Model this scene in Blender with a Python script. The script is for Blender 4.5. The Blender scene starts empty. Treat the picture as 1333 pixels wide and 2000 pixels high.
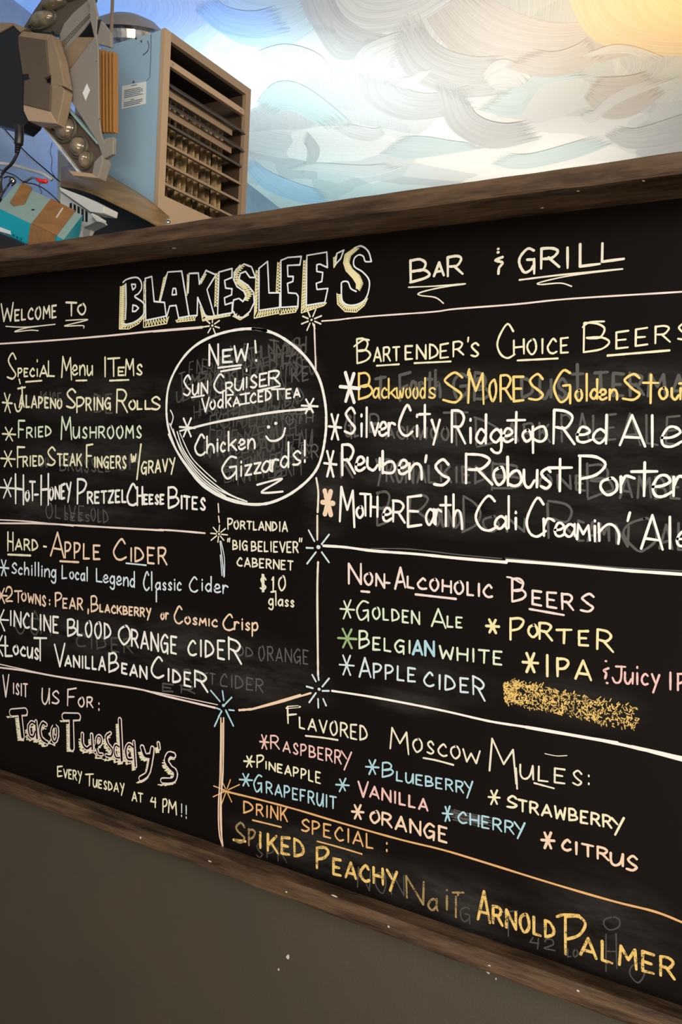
import bpy, bmesh, math, random
from mathutils import Vector, Matrix

# ------------------------------------------------------------------ camera
EYE = 1.6
F = 1640.0
_X = Vector((2836, 205, -F)).normalized()
_Y = Vector(((F*F + 205*16)/2836.0, -16, F)).normalized()
_Z = _X.cross(_Y)
sc = bpy.context.scene
cd = bpy.data.cameras.new('camera')
cam = bpy.data.objects.new('camera', cd)
sc.collection.objects.link(cam)
cd.sensor_fit = 'VERTICAL'; cd.sensor_height = 36.0; cd.lens = F/2000*36
cd.clip_start = 0.02
_r = Vector((_X[0], _Y[0], _Z[0])); _u = -Vector((_X[1], _Y[1], _Z[1])); _b = -Vector((_X[2], _Y[2], _Z[2]))
m3 = Matrix((_r, _u, _b)).transposed()
cam.matrix_world = Matrix.Translation((0, 0, EYE)) @ m3.to_4x4()
sc.camera = cam
sc.view_settings.view_transform = 'Standard'
sc.view_settings.look = 'None'
sc.view_settings.gamma = 1.0
sc.view_settings.use_curve_mapping = False
sc.view_settings.exposure = 0.0

def ray(px, py):
    d = Vector((px-666.5, py-1000, F))
    return Vector((d.dot(_X), d.dot(_Y), d.dot(_Z)))
def at_y(px, py, Y):
    r = ray(px, py); t = Y/r.y
    return Vector((r.x*t, Y, r.z*t+EYE))
def at_x(px, py, X):
    r = ray(px, py); t = X/r.x
    return Vector((X, r.y*t, r.z*t+EYE))
def at_z(px, py, Z):
    r = ray(px, py); t = (Z-EYE)/r.z
    return Vector((r.x*t, r.y*t, Z))

# ------------------------------------------------------------------ world and lights
CEIL = 3.5
w = bpy.data.worlds.new('world'); sc.world = w; w.use_nodes = True
w.node_tree.nodes['Background'].inputs[0].default_value = (1.0, 0.93, 0.84, 1)
w.node_tree.nodes['Background'].inputs[1].default_value = 0.55

def light(name, kind, loc, target, power, col, size=0.3, sizey=None, angle=60, blend=1.0):
    l = bpy.data.lights.new(name, kind); o = bpy.data.objects.new(name, l)
    sc.collection.objects.link(o); o.location = loc
    l.energy = power; l.color = col
    if kind == 'AREA':
        l.size = size
        if sizey: l.shape = 'RECTANGLE'; l.size_y = sizey
    else:
        l.shadow_soft_size = size
    if kind == 'SPOT': l.spot_size = math.radians(angle); l.spot_blend = blend
    d = Vector(target)-Vector(loc)
    o.rotation_euler = d.to_track_quat('-Z', 'Y').to_euler()
    return o
light('room_light', 'AREA', (0.9, -1.2, 2.8), (-0.7, 1.28, 1.3), 72, (1.0, 0.95, 0.88), 2.2, 1.2)
light('warm_spot', 'SPOT', (1.0, 0.7, 2.75), (-1.45, 2.0, 2.35), 130, (1.0, 0.80, 0.55), 0.05, angle=42)  # unseen spot added to brighten the louvred face from the right
light('underside_fill', 'AREA', (-0.2, -0.9, 0.6), (-0.7, 1.28, 1.9), 26, (1.0, 0.84, 0.66), 1.6, 0.9)  # unseen area light added low in front to lift the rail underside
hot = at_z(560, 210, CEIL); warm = at_z(1310, 10, CEIL); blu = at_z(250, 45, CEIL)
teal = at_z(620, 395, CEIL); mid = at_z(1000, 200, CEIL); bl2 = at_z(500, 395, CEIL)
light('uplight_white', 'SPOT', (hot.x+0.3, hot.y-0.6, 2.1), hot, 105, (0.74, 0.92, 1.0), 0.06, angle=76)
light('uplight_teal', 'SPOT', (teal.x+0.4, teal.y-0.3, 2.08), teal, 62, (0.62, 0.95, 1.0), 0.06, angle=90)
light('uplight_neutral', 'SPOT', (mid.x-0.4, mid.y+1.0, 2.08), mid, 125, (1.0, 0.94, 0.86), 0.08, angle=125)
up2 = at_z(780, 40, CEIL)
light('uplight_far', 'SPOT', (up2.x-0.2, up2.y+0.7, 2.08), up2, 62, (0.97, 0.97, 0.93), 0.08, angle=95)
wb = Vector(at_y(55, 330, 2.6))
light('wall_wash_blue', 'SPOT', (wb.x+0.45, 2.0, 2.05), wb, 22, (0.06, 0.30, 1.0), 0.04, angle=80)
light('uplight_blue', 'SPOT', (blu.x-0.25, blu.y+0.6, 2.2), blu, 105, (0.05, 0.30, 1.0), 0.06, angle=70)
light('uplight_blue_corner', 'SPOT', (bl2.x-0.1, bl2.y+0.1, 2.3), bl2, 130, (0.02, 0.36, 1.0), 0.04, angle=50)
light('ceiling_lamp_warm', 'SPOT', (warm.x+0.25, warm.y-0.25, CEIL-0.75), warm, 36, (1.0, 0.62, 0.20), 0.05, angle=105)

# ------------------------------------------------------------------ materials
def mat(name, col, rough=0.6, metal=0.0, noise=0.0, nscale=20, bump=0.0, bscale=80, stretch=None, col2=None, spec=0.5, trans=0.0):
    m = bpy.data.materials.new(name); m.use_nodes = True
    nt = m.node_tree; b = nt.nodes['Principled BSDF']
    b.inputs['Base Color'].default_value = (*col, 1); b.inputs['Roughness'].default_value = rough
    b.inputs['Metallic'].default_value = metal
    b.inputs['Specular IOR Level'].default_value = spec
    b.inputs['Transmission Weight'].default_value = trans
    tc = nt.nodes.new('ShaderNodeTexCoord'); mp = nt.nodes.new('ShaderNodeMapping')
    nt.links.new(tc.outputs['Object'], mp.inputs['Vector'])
    if stretch: mp.inputs['Scale'].default_value = stretch
    if noise or col2:
        n = nt.nodes.new('ShaderNodeTexNoise'); n.inputs['Scale'].default_value = nscale; n.inputs['Detail'].default_value = 6
        n.inputs['Roughness'].default_value = 0.65
        nt.links.new(mp.outputs[0], n.inputs['Vector'])
        cr = nt.nodes.new('ShaderNodeValToRGB'); nt.links.new(n.outputs['Fac'], cr.inputs[0])
        c2 = col2 or tuple(c*(1-noise) for c in col)
        cr.color_ramp.elements[0].position = 0.35; cr.color_ramp.elements[1].position = 0.65
        cr.color_ramp.elements[0].color = (*c2, 1); cr.color_ramp.elements[1].color = (*col, 1)
        nt.links.new(cr.outputs[0], b.inputs['Base Color'])
    if bump:
        n2 = nt.nodes.new('ShaderNodeTexNoise'); n2.inputs['Scale'].default_value = bscale; n2.inputs['Detail'].default_value = 5
        nt.links.new(mp.outputs[0], n2.inputs['Vector'])
        bp = nt.nodes.new('ShaderNodeBump'); bp.inputs['Strength'].default_value = bump; bp.inputs['Distance'].default_value = 0.004
        nt.links.new(n2.outputs['Fac'], bp.inputs['Height']); nt.links.new(bp.outputs[0], b.inputs['Normal'])
    return m

def chalk(name, col, cover=0.92, grain=900, dim=1.0):
    """Dry chalk: colour broken up by grain so the board shows through."""
    m = bpy.data.materials.new(name); m.use_nodes = True; nt = m.node_tree
    b = nt.nodes['Principled BSDF']; b.inputs['Roughness'].default_value = 1.0
    b.inputs['Specular IOR Level'].default_value = 0.0
    b.inputs['Base Color'].default_value = (*[c*dim for c in col], 1)
    tc = nt.nodes.new('ShaderNodeTexCoord')
    n = nt.nodes.new('ShaderNodeTexNoise'); n.inputs['Scale'].default_value = grain; n.inputs['Detail'].default_value = 3
    n2 = nt.nodes.new('ShaderNodeTexNoise'); n2.inputs['Scale'].default_value = grain/7; n2.inputs['Detail'].default_value = 2
    nt.links.new(tc.outputs['Object'], n.inputs['Vector']); nt.links.new(tc.outputs['Object'], n2.inputs['Vector'])
    ad = nt.nodes.new('ShaderNodeMath'); ad.operation = 'ADD'
    nt.links.new(n.outputs['Fac'], ad.inputs[0]); nt.links.new(n2.outputs['Fac'], ad.inputs[1])
    mr = nt.nodes.new('ShaderNodeMapRange'); nt.links.new(ad.outputs[0], mr.inputs['Value'])
    c0 = 1.0 - (cover-0.5)*0.9
    mr.inputs['From Min'].default_value = c0-0.16; mr.inputs['From Max'].default_value = c0+0.10
    tr = nt.nodes.new('ShaderNodeBsdfTransparent'); mx = nt.nodes.new('ShaderNodeMixShader')
    nt.links.new(mr.outputs[0], mx.inputs[0]); nt.links.new(tr.outputs[0], mx.inputs[1]); nt.links.new(b.outputs[0], mx.inputs[2])
    nt.links.new(mx.outputs[0], nt.nodes['Material Output'].inputs['Surface'])
    return m
CH = {
 'W': chalk('chalk_white', (0.84, 0.84, 0.80), 1.0),
 'w': chalk('chalk_cool_white', (0.76, 0.81, 0.84), 1.0),
 'C': chalk('chalk_cream', (0.78, 0.74, 0.60), 0.96),
 'Y': chalk('chalk_yellow', (0.80, 0.74, 0.42), 0.94),
 'y': chalk('chalk_pale_yellow', (0.80, 0.77, 0.55), 0.94),
 'D': chalk('chalk_deep_yellow', (0.80, 0.62, 0.22), 0.97),
 'P': chalk('chalk_pink', (0.80, 0.52, 0.50), 0.92),
 'p': chalk('chalk_pale_pink', (0.80, 0.68, 0.64), 0.94),
 'B': chalk('chalk_blue', (0.40, 0.64, 0.74), 0.93),
 'b': chalk('chalk_pale_blue', (0.62, 0.74, 0.80), 0.93),
 'G': chalk('chalk_pale_green', (0.66, 0.78, 0.60), 0.92),
 'g': chalk('chalk_green', (0.30, 0.45, 0.22), 0.86),
 'H': chalk('chalk_peach', (0.82, 0.62, 0.46), 0.93),
 'O': chalk('chalk_orange', (0.72, 0.42, 0.18), 0.90),
 'S': chalk('chalk_gold', (0.80, 0.55, 0.18), 0.62, 520),
 's': chalk('chalk_gold_faint', (0.34, 0.24, 0.11), 0.60, 520),
 'E': chalk('chalk_erased', (0.105, 0.103, 0.098), 0.85, 300),
 'e': chalk('chalk_erased_faint', (0.075, 0.074, 0.07), 0.80, 300),
}
MB_wood = mat('painted_wood', (0.125, 0.074, 0.042), 0.55, nscale=26, noise=0.55, bump=0.9, bscale=80, spec=0.25, stretch=(0.25, 1, 2), col2=(0.034, 0.018, 0.010))
M_black = mat('black_metal', (0.012, 0.012, 0.014), 0.35)
M_blackfill = mat('board_black_fill', (0.0040, 0.0035, 0.0034), 0.5, spec=0.05)
M_grey = mat('grey_metal', (0.26, 0.235, 0.21), 0.5, bump=0.05, bscale=300)
M_olive = mat('olive_metal', (0.085, 0.075, 0.055), 0.5, bump=0.05)
M_tan = mat('tan_plastic', (0.30, 0.22, 0.14), 0.5, noise=0.2, nscale=8)
M_taupe = mat('taupe_hood', (0.12, 0.085, 0.06), 0.55, noise=0.2, nscale=6)
M_fin = mat('copper_fins', (0.42, 0.20, 0.06), 0.4, metal=0.3)
M_lens = mat('lens_glass', (0.34, 0.28, 0.20), 0.10, metal=0.35, noise=0.7, nscale=22)
M_bluelit = mat('blue_lit_enamel', (0.33, 0.50, 0.66), 0.45)  # blue light falling on the cabinet is put into this colour
M_beige = mat('beige_enamel', (0.46, 0.33, 0.22), 0.5)
M_slat = mat('brown_slat', (0.33, 0.235, 0.16), 0.45)
M_darkslat = mat('dark_slat', (0.075, 0.06, 0.055), 0.4)
M_cav = mat('cavity_dark', (0.02, 0.015, 0.012), 0.7)  # near-black stands in for shade inside the air cleaner's cavity
M_brass = mat('brass_wire', (0.85, 0.62, 0.32), 0.4, metal=0.2, noise=0.8, nscale=30, col2=(0.06, 0.045, 0.04))
M_white = mat('white_plastic', (0.62, 0.64, 0.63), 0.45)
M_paper = mat('paper_label', (0.78, 0.82, 0.84), 0.7)
M_ink = mat('label_ink', (0.10, 0.14, 0.20), 0.8)
M_teal = mat('teal_paint', (0.0, 0.36, 0.48), 0.35)
M_tealgrey = mat('teal_grey_paint', (0.26, 0.38, 0.37), 0.45)
M_tape = mat('brown_tape', (0.36, 0.17, 0.05), 0.35, noise=0.3, nscale=25, bump=0.2, bscale=60)
M_cym = mat('tan_wood_shell', (0.40, 0.26, 0.12), 0.32, metal=0.25, noise=0.4, nscale=9, stretch=(0.3, 2, 5))
M_steel = mat('steel', (0.6, 0.6, 0.6), 0.2, metal=1.0)
M_red = mat('red_plastic', (0.75, 0.03, 0.03), 0.35)
M_glassdome = mat('ribbed_glass', (0.75, 0.80, 0.85), 0.12, metal=0.6, noise=0.9, nscale=30, col2=(0.25, 0.2, 0.15))
M_blue = mat('grey_blue_wall_paint', (0.30, 0.38, 0.48), 0.7, noise=0.25, nscale=3)
M_fleck = mat('paint_fleck', (0.6, 0.55, 0.47), 0.8)

# wall paint
M_wall = mat('olive_brown_wall_paint', (0.067, 0.054, 0.034), 0.55, noise=0.12, nscale=3, bump=0.12, bscale=220, col2=(0.053, 0.046, 0.032))

def board_material():
    m = bpy.data.materials.new('chalkboard_black'); m.use_nodes = True; nt = m.node_tree; L = nt.links
    b = nt.nodes['Principled BSDF']; b.inputs['Roughness'].default_value = 0.5; b.inputs['Specular IOR Level'].default_value = 0.05
    tc = nt.nodes.new('ShaderNodeTexCoord')
    # wiped chalk clouds: (px, py, half-width px, half-height px, strength)
    sm = [(490,820,170,190,.9),(470,760,120,110,.6),(900,770,330,70,.55),(1200,760,280,80,.6),(880,850,300,70,.5),(1200,850,300,80,.5),
          (860,930,300,60,.6),(1200,960,300,80,.5),(900,1000,280,60,.45),(1200,1020,240,60,.4),(200,780,260,60,.5),(200,890,260,70,.5),
          (150,990,230,40,.6),(330,1260,330,80,.55),(150,1240,180,60,.5),(480,1320,200,70,.55),(860,1330,150,50,.45),(800,1370,120,30,.6),
          (620,1660,220,50,.7),(900,1760,240,70,.55),(1180,1800,200,110,.45),(640,960,60,120,.5),(1120,1370,170,60,.4),(60,980,90,70,.5)]
    acc = None
    for (px, py, rx, ry, s) in sm:
        c = at_y(px, py, DB); e = at_y(px+rx, py, DB); t = at_y(px, py-ry, DB)
        mp = nt.nodes.new('ShaderNodeMapping'); mp.vector_type = 'TEXTURE'
        mp.inputs['Location'].default_value = (c.x, c.y, c.z)
        mp.inputs['Scale'].default_value = (abs(e.x-c.x), 5, abs(t.z-c.z))
        L.new(tc.outputs['Object'], mp.inputs['Vector'])
        g = nt.nodes.new('ShaderNodeTexGradient'); g.gradient_type = 'SPHERICAL'; L.new(mp.outputs[0], g.inputs[0])
        mu = nt.nodes.new('ShaderNodeMath'); mu.operation = 'MULTIPLY'; mu.inputs[1].default_value = s; L.new(g.outputs['Fac'], mu.inputs[0])
        if acc is None: acc = mu
        else:
            mx = nt.nodes.new('ShaderNodeMath'); mx.operation = 'MAXIMUM'; L.new(acc.outputs[0], mx.inputs[0]); L.new(mu.outputs[0], mx.inputs[1]); acc = mx
    n = nt.nodes.new('ShaderNodeTexNoise'); n.inputs['Scale'].default_value = 7; n.inputs['Detail'].default_value = 8; n.inputs['Roughness'].default_value = 0.7
    mp = nt.nodes.new('ShaderNodeMapping'); mp.inputs['Scale'].default_value = (1, 1, 4); L.new(tc.outputs['Object'], mp.inputs[0]); L.new(mp.outputs[0], n.inputs[0])
    mr = nt.nodes.new('ShaderNodeMapRange'); mr.inputs['From Min'].default_value = 0.36; mr.inputs['From Max'].default_value = 0.66; L.new(n.outputs['Fac'], mr.inputs[0])
    mu = nt.nodes.new('ShaderNodeMath'); mu.operation = 'MULTIPLY'; L.new(acc.outputs[0], mu.inputs[0]); L.new(mr.outputs[0], mu.inputs[1])
    mixc = nt.nodes.new('ShaderNodeMix'); mixc.data_type = 'RGBA'
    mixc.inputs[6].default_value = (0.0062, 0.0046, 0.0040, 1); mixc.inputs[7].default_value = (0.075, 0.072, 0.066, 1)
    L.new(mu.outputs[0], mixc.inputs[0]); L.new(mixc.outputs[2], b.inputs['Base Color'])
    n2 = nt.nodes.new('ShaderNodeTexNoise'); n2.inputs['Scale'].default_value = 350; L.new(tc.outputs['Object'], n2.inputs[0])
    bp = nt.nodes.new('ShaderNodeBump'); bp.inputs['Strength'].default_value = 0.06; bp.inputs['Distance'].default_value = 0.001
    L.new(n2.outputs['Fac'], bp.inputs['Height']); L.new(bp.outputs[0], b.inputs['Normal'])
    return m

def ceiling_material():
    m = bpy.data.materials.new('brushed_mural_ceiling'); m.use_nodes = True; nt = m.node_tree; L = nt.links
    b = nt.nodes['Principled BSDF']; b.inputs['Roughness'].default_value = 0.6
    tc = nt.nodes.new('ShaderNodeTexCoord')
    wn = nt.nodes.new('ShaderNodeTexNoise'); wn.inputs['Scale'].default_value = 1.4; wn.inputs['Detail'].default_value = 2; L.new(tc.outputs['Object'], wn.inputs[0])
    ws = nt.nodes.new('ShaderNodeVectorMath'); ws.operation = 'MULTIPLY_ADD'; ws.inputs[1].default_value = (0.5, 0.5, 0); ws.inputs[2].default_value = (-0.25, -0.25, 0)
    L.new(wn.outputs['Color'], ws.inputs[0])
    wa = nt.nodes.new('ShaderNodeVectorMath'); wa.operation = 'ADD'; L.new(tc.outputs['Object'], wa.inputs[0]); L.new(ws.outputs[0], wa.inputs[1])
    comb = None; tint = None
    for k, (scale, rnd) in enumerate(((1.25, 1.0), (2.1, 1.0))):
        v = nt.nodes.new('ShaderNodeTexVoronoi'); v.inputs['Scale'].default_value = scale; v.inputs['Randomness'].default_value = rnd
        L.new(wa.outputs[0], v.inputs['Vector'])
        # arc centre pushed away from the cell centre in a random direction: brush arcs
        off = nt.nodes.new('ShaderNodeVectorMath'); off.operation = 'MULTIPLY_ADD'; off.inputs[1].default_value = (3.0/scale, 3.0/scale, 0); off.inputs[2].default_value = (-1.5/scale, -1.5/scale, 0)
        L.new(v.outputs['Color'], off.inputs[0])
        ps = nt.nodes.new('ShaderNodeVectorMath'); ps.operation = 'ADD'; L.new(v.outputs['Position'], ps.inputs[0]); L.new(off.outputs[0], ps.inputs[1])
        di = nt.nodes.new('ShaderNodeVectorMath'); di.operation = 'DISTANCE'; L.new(tc.outputs['Object'], di.inputs[0]); L.new(ps.outputs[0], di.inputs[1])
        n = nt.nodes.new('ShaderNodeTexNoise'); n.noise_dimensions = '1D'; n.inputs['Scale'].default_value = 60; n.inputs['Detail'].default_value = 4; n.inputs['Roughness'].default_value = 0.7
        L.new(di.outputs['Value'], n.inputs['W'])
        se = nt.nodes.new('ShaderNodeSeparateColor'); L.new(v.outputs['Color'], se.inputs[0])
        amp = nt.nodes.new('ShaderNodeMath'); amp.operation = 'POWER'; amp.inputs[1].default_value = 1.6; L.new(se.outputs[2], amp.inputs[0])
        c0 = nt.nodes.new('ShaderNodeMath'); c0.operation = 'SUBTRACT'; c0.inputs[1].default_value = 0.5; L.new(n.outputs['Fac'], c0.inputs[0])
        c1 = nt.nodes.new('ShaderNodeMath'); c1.operation = 'MULTIPLY'; L.new(c0.outputs[0], c1.inputs[0]); L.new(amp.outputs[0], c1.inputs[1])
        if comb is None: comb, tint = c1, se
        else:
            s = nt.nodes.new('ShaderNodeMath'); s.operation = 'ADD'; L.new(comb.outputs[0], s.inputs[0]); L.new(c1.outputs[0], s.inputs[1]); comb = s
            t = nt.nodes.new('ShaderNodeMath'); t.operation = 'ADD'; L.new(tint.outputs[0], t.inputs[0]); L.new(se.outputs[1], t.inputs[1]); tint = t
    # value = base + tint + comb
    a = nt.nodes.new('ShaderNodeMath'); a.operation = 'MULTIPLY_ADD'; a.inputs[1].default_value = 0.30; a.inputs[2].default_value = 0.30; L.new(tint.outputs[0], a.inputs[0])
    c = nt.nodes.new('ShaderNodeMath'); c.operation = 'MULTIPLY_ADD'; c.inputs[1].default_value = 0.28; L.new(comb.outputs[0], c.inputs[0]); L.new(a.outputs[0], c.inputs[2])
    cr = nt.nodes.new('ShaderNodeValToRGB'); L.new(c.outputs[0], cr.inputs[0])
    cr.color_ramp.elements[0].position = 0.25; cr.color_ramp.elements[0].color = (0.46, 0.48, 0.48, 1)
    cr.color_ramp.elements[1].position = 0.95; cr.color_ramp.elements[1].color = (0.86, 0.86, 0.80, 1)
    e = cr.color_ramp.elements.new(0.58); e.color = (0.60, 0.62, 0.60, 1)
    L.new(cr.outputs[0], b.inputs['Base Color'])
    bp = nt.nodes.new('ShaderNodeBump'); bp.inputs['Strength'].default_value = 0.5; bp.inputs['Distance'].default_value = 0.01
    L.new(comb.outputs[0], bp.inputs['Height']); L.new(bp.outputs[0], b.inputs['Normal'])
    return m

# ------------------------------------------------------------------ mesh helpers
def link(name, verts, faces, m, parent=None, smooth=False, mats=None, fm=None):
    me = bpy.data.meshes.new(name); me.from_pydata([tuple(v) for v in verts], [], faces); me.update()
    for k in (mats or [m]): me.materials.append(k)
    if fm:
        for p, i in zip(me.polygons, fm): p.material_index = i
    if smooth:
        for p in me.polygons: p.use_smooth = True
    o = bpy.data.objects.new(name, me); sc.collection.objects.link(o)
    if parent: o.parent = parent; o.matrix_parent_inverse = parent.matrix_world.inverted()
    return o
class MB:
    def __init__(s): s.v = []; s.f = []
    def add(s, vs, fs):
        n = len(s.v); s.v += [Vector(v) for v in vs]; s.f += [tuple(n+i for i in f) for f in fs]; return s
    def box(s, a, b):
        x0, y0, z0 = a; x1, y1, z1 = b
        vs = [(x0,y0,z0),(x1,y0,z0),(x1,y1,z0),(x0,y1,z0),(x0,y0,z1),(x1,y0,z1),(x1,y1,z1),(x0,y1,z1)]
        return s.add(vs, [(0,3,2,1),(4,5,6,7),(0,1,5,4),(1,2,6,5),(2,3,7,6),(3,0,4,7)])
    def prism(s, poly, d):
        """poly: 3D points, d: extrusion vector"""
        n = len(poly); d = Vector(d); vs = [Vector(p) for p in poly]+[Vector(p)+d for p in poly]
        fs = [tuple(range(n)), tuple(range(2*n-1, n-1, -1))]+[(i, i+n, (i+1) % n+n, (i+1) % n) for i in range(n)]
        return s.add(vs, fs)
    def tube(s, pts, r, n=8):
        pts = [Vector(p) for p in pts]; rings = []
        up = Vector((0, 0, 1))
        for i, p in enumerate(pts):
            t = (pts[min(i+1, len(pts)-1)]-pts[max(i-1, 0)]).normalized()
            a = t.cross(up if abs(t.dot(up)) < .9 else Vector((1, 0, 0))).normalized(); b = t.cross(a)
            rr = r[i] if isinstance(r, (list, tuple)) else r
            rings.append([p+a*rr*math.cos(k*2*math.pi/n)+b*rr*math.sin(k*2*math.pi/n) for k in range(n)])
        vs = [v for R in rings for v in R]
        fs = [(i*n+k, i*n+(k+1) % n, (i+1)*n+(k+1) % n, (i+1)*n+k) for i in range(len(pts)-1) for k in range(n)]
        fs += [tuple(range(n))[::-1], tuple((len(pts)-1)*n+k for k in range(n))]
        return s.add(vs, fs)
    def lathe(s, prof, c, axis, n=32):
        """prof: (radius, along) list; c centre; axis unit vector"""
        ax = Vector(axis).normalized(); c = Vector(c)
        a = ax.orthogonal().normalized(); b = ax.cross(a)
        vs = [c+ax*h+a*r*math.cos(k*2*math.pi/n)+b*r*math.sin(k*2*math.pi/n) for r, h in prof for k in range(n)]
        fs = [(i*n+k, i*n+(k+1) % n, (i+1)*n+(k+1) % n, (i+1)*n+k) for i in range(len(prof)-1) for k in range(n)]
        return s.add(vs, fs)
    def build(s, name, m, parent=None, smooth=False, bevel=0):
        o = link(name, s.v, s.f, m, parent, smooth)
        bm = bmesh.new(); bm.from_mesh(o.data); bmesh.ops.recalc_face_normals(bm, faces=bm.faces); bm.to_mesh(o.data); bm.free()
        if bevel:
            b = o.modifiers.new('bevel', 'BEVEL'); b.width = bevel; b.segments = 2; b.limit_method = 'ANGLE'
        return o
def empty(name, loc, label, cat, group=None):
    o = bpy.data.objects.new(name, None); o.empty_display_size = 0.05; sc.collection.objects.link(o); o.location = loc
    bpy.context.view_layer.update()
    return tag(o, label, cat, group)
def tag(o, label, cat, group=None):
    o['label'] = label; o['category'] = cat
    if group: o['group'] = group
    return o
def struct(o): o['kind'] = 'structure'; return o
def smooth_pts(p, closed=False, k=4):
    n = len(p)
    if n < 3: return p
    out = []
    rng = range(n if closed else n-1)
    for i in rng:
        if closed: a, b, c, d = p[(i-1) % n], p[i], p[(i+1) % n], p[(i+2) % n]
        else: a, b, c, d = p[max(i-1, 0)], p[i], p[i+1], p[min(i+2, n-1)]
        for j in range(k):
            t = j/k
            out.append(tuple(0.5*((2*b[q])+(-a[q]+c[q])*t+(2*a[q]-5*b[q]+4*c[q]-d[q])*t*t+(-a[q]+3*b[q]-3*c[q]+d[q])*t**3) for q in range(len(b))))
    out.append(p[0] if closed else p[-1])
    return out

# ------------------------------------------------------------------ the setting
DB = 1.28            # front plane of the chalk panel (distance from the eye to the wall)
CTOP = 1.985         # top of the boxed-out wall behind the board
struct(MB().box((-7, -4, -0.1), (4, 9, 0)).build('floor', mat('dark_floor', (0.06, 0.045, 0.035), 0.5, noise=0.3)))
ceil = struct(MB().box((-9, -4, CEIL), (6, 11, CEIL+0.1)).build('ceiling', ceiling_material()))
def brush_mat(name, col, col2):
    m = bpy.data.materials.new(name); m.use_nodes = True; nt = m.node_tree; L = nt.links
    b = nt.nodes['Principled BSDF']; b.inputs['Roughness'].default_value = 0.5
    uv = nt.nodes.new('ShaderNodeUVMap'); mp = nt.nodes.new('ShaderNodeMapping'); mp.inputs['Scale'].default_value = (1.5, 34, 1)
    n = nt.nodes.new('ShaderNodeTexNoise'); n.inputs['Scale'].default_value = 1; n.inputs['Detail'].default_value = 3
    L.new(uv.outputs[0], mp.inputs[0]); L.new(mp.outputs[0], n.inputs[0])
    cr = nt.nodes.new('ShaderNodeValToRGB'); cr.color_ramp.elements[0].position = .38; cr.color_ramp.elements[1].position = .62
    cr.color_ramp.elements[0].color = (*col2, 1); cr.color_ramp.elements[1].color = (*col, 1); L.new(n.outputs['Fac'], cr.inputs[0]); L.new(cr.outputs[0], b.inputs['Base Color'])
    # ragged ends and one soft edge
    sp = nt.nodes.new('ShaderNodeSeparateXYZ'); L.new(uv.outputs[0], sp.inputs[0])
    e = nt.nodes.new('ShaderNodeMath'); e.operation = 'PINGPONG'; e.inputs[1].default_value = 0.5; L.new(sp.outputs[0], e.inputs[0])
    f = nt.nodes.new('ShaderNodeMath'); f.operation = 'MULTIPLY_ADD'; f.inputs[1].default_value = 2.4; L.new(e.outputs[0], f.inputs[0]); L.new(n.outputs['Fac'], f.inputs[2])
    g = nt.nodes.new('ShaderNodeMath'); g.operation = 'MULTIPLY_ADD'; g.inputs[1].default_value = -.35; L.new(sp.outputs[1], g.inputs[0]); L.new(f.outputs[0], g.inputs[2])
    mr = nt.nodes.new('ShaderNodeMapRange'); mr.inputs['From Min'].default_value = .48; mr.inputs['From Max'].default_value = .70; mr.inputs['To Max'].default_value = .8; L.new(g.outputs[0], mr.inputs[0])
    tr = nt.nodes.new('ShaderNodeBsdfTransparent'); mx = nt.nodes.new('ShaderNodeMixShader'); L.new(mr.outputs[0], mx.inputs[0]); L.new(tr.outputs[0], mx.inputs[1]); L.new(b.outputs[0], mx.inputs[2])
    L.new(mx.outputs[0], nt.nodes['Material Output'].inputs['Surface'])
    bp = nt.nodes.new('ShaderNodeBump'); bp.inputs['Strength'].default_value = .35; bp.inputs['Distance'].default_value = .003; L.new(n.outputs['Fac'], bp.inputs['Height']); L.new(bp.outputs[0], b.inputs['Normal'])
    return m
BR = {'w': brush_mat('brush_white', (.82,.82,.78), (.62,.64,.63)), 'g': brush_mat('brush_grey', (.64,.65,.63), (.52,.53,.53)), 'd': brush_mat('brush_dark', (.66,.66,.64), (.52,.53,.52)),
      'o': brush_mat('brush_ochre', (.88,.76,.54), (.80,.66,.42)), 'b': brush_mat('brush_blue', (.58,.72,.82), (.42,.58,.74)), 't': brush_mat('brush_buff', (.68,.64,.59), (.60,.55,.50)), 's': brush_mat('brush_sea', (.66,.76,.74), (.56,.68,.68))}
_bk = [0]
def brush(key, outer, inner):
    """one sweep of the brush across the ceiling, between its outer and inner edge"""
    _bk[0] += 1; z = CEIL-.00012*_bk[0]-.0004; n = 24
    def samp(p):
        q = smooth_pts([tuple(at_z(x, y, CEIL).xy) for x, y in p], False, 8); out = []
        for i in range(n+1):
            t = i/n*(len(q)-1); k = min(int(t), len(q)-2); u = t-k; out.append((q[k][0]+(q[k+1][0]-q[k][0])*u, q[k][1]+(q[k+1][1]-q[k][1])*u))
        return out
    a, b_ = samp(outer), samp(inner); m = 4; vs = []; uvs = []
    for i in range(n+1):
        for j in range(m+1):
            t = j/m; vs.append((a[i][0]+(b_[i][0]-a[i][0])*t, a[i][1]+(b_[i][1]-a[i][1])*t, z)); uvs.append((i/n, t))
    fs = [(i*(m+1)+j, (i+1)*(m+1)+j, (i+1)*(m+1)+j+1, i*(m+1)+j+1) for i in range(n) for j in range(m)]
    o = link('brush_stroke', vs, fs, BR[key], ceil); ul = o.data.uv_layers.new(name='UVMap')
    for lp in o.data.loops: ul.data[lp.index].uv = uvs[lp.vertex_index]
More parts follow.
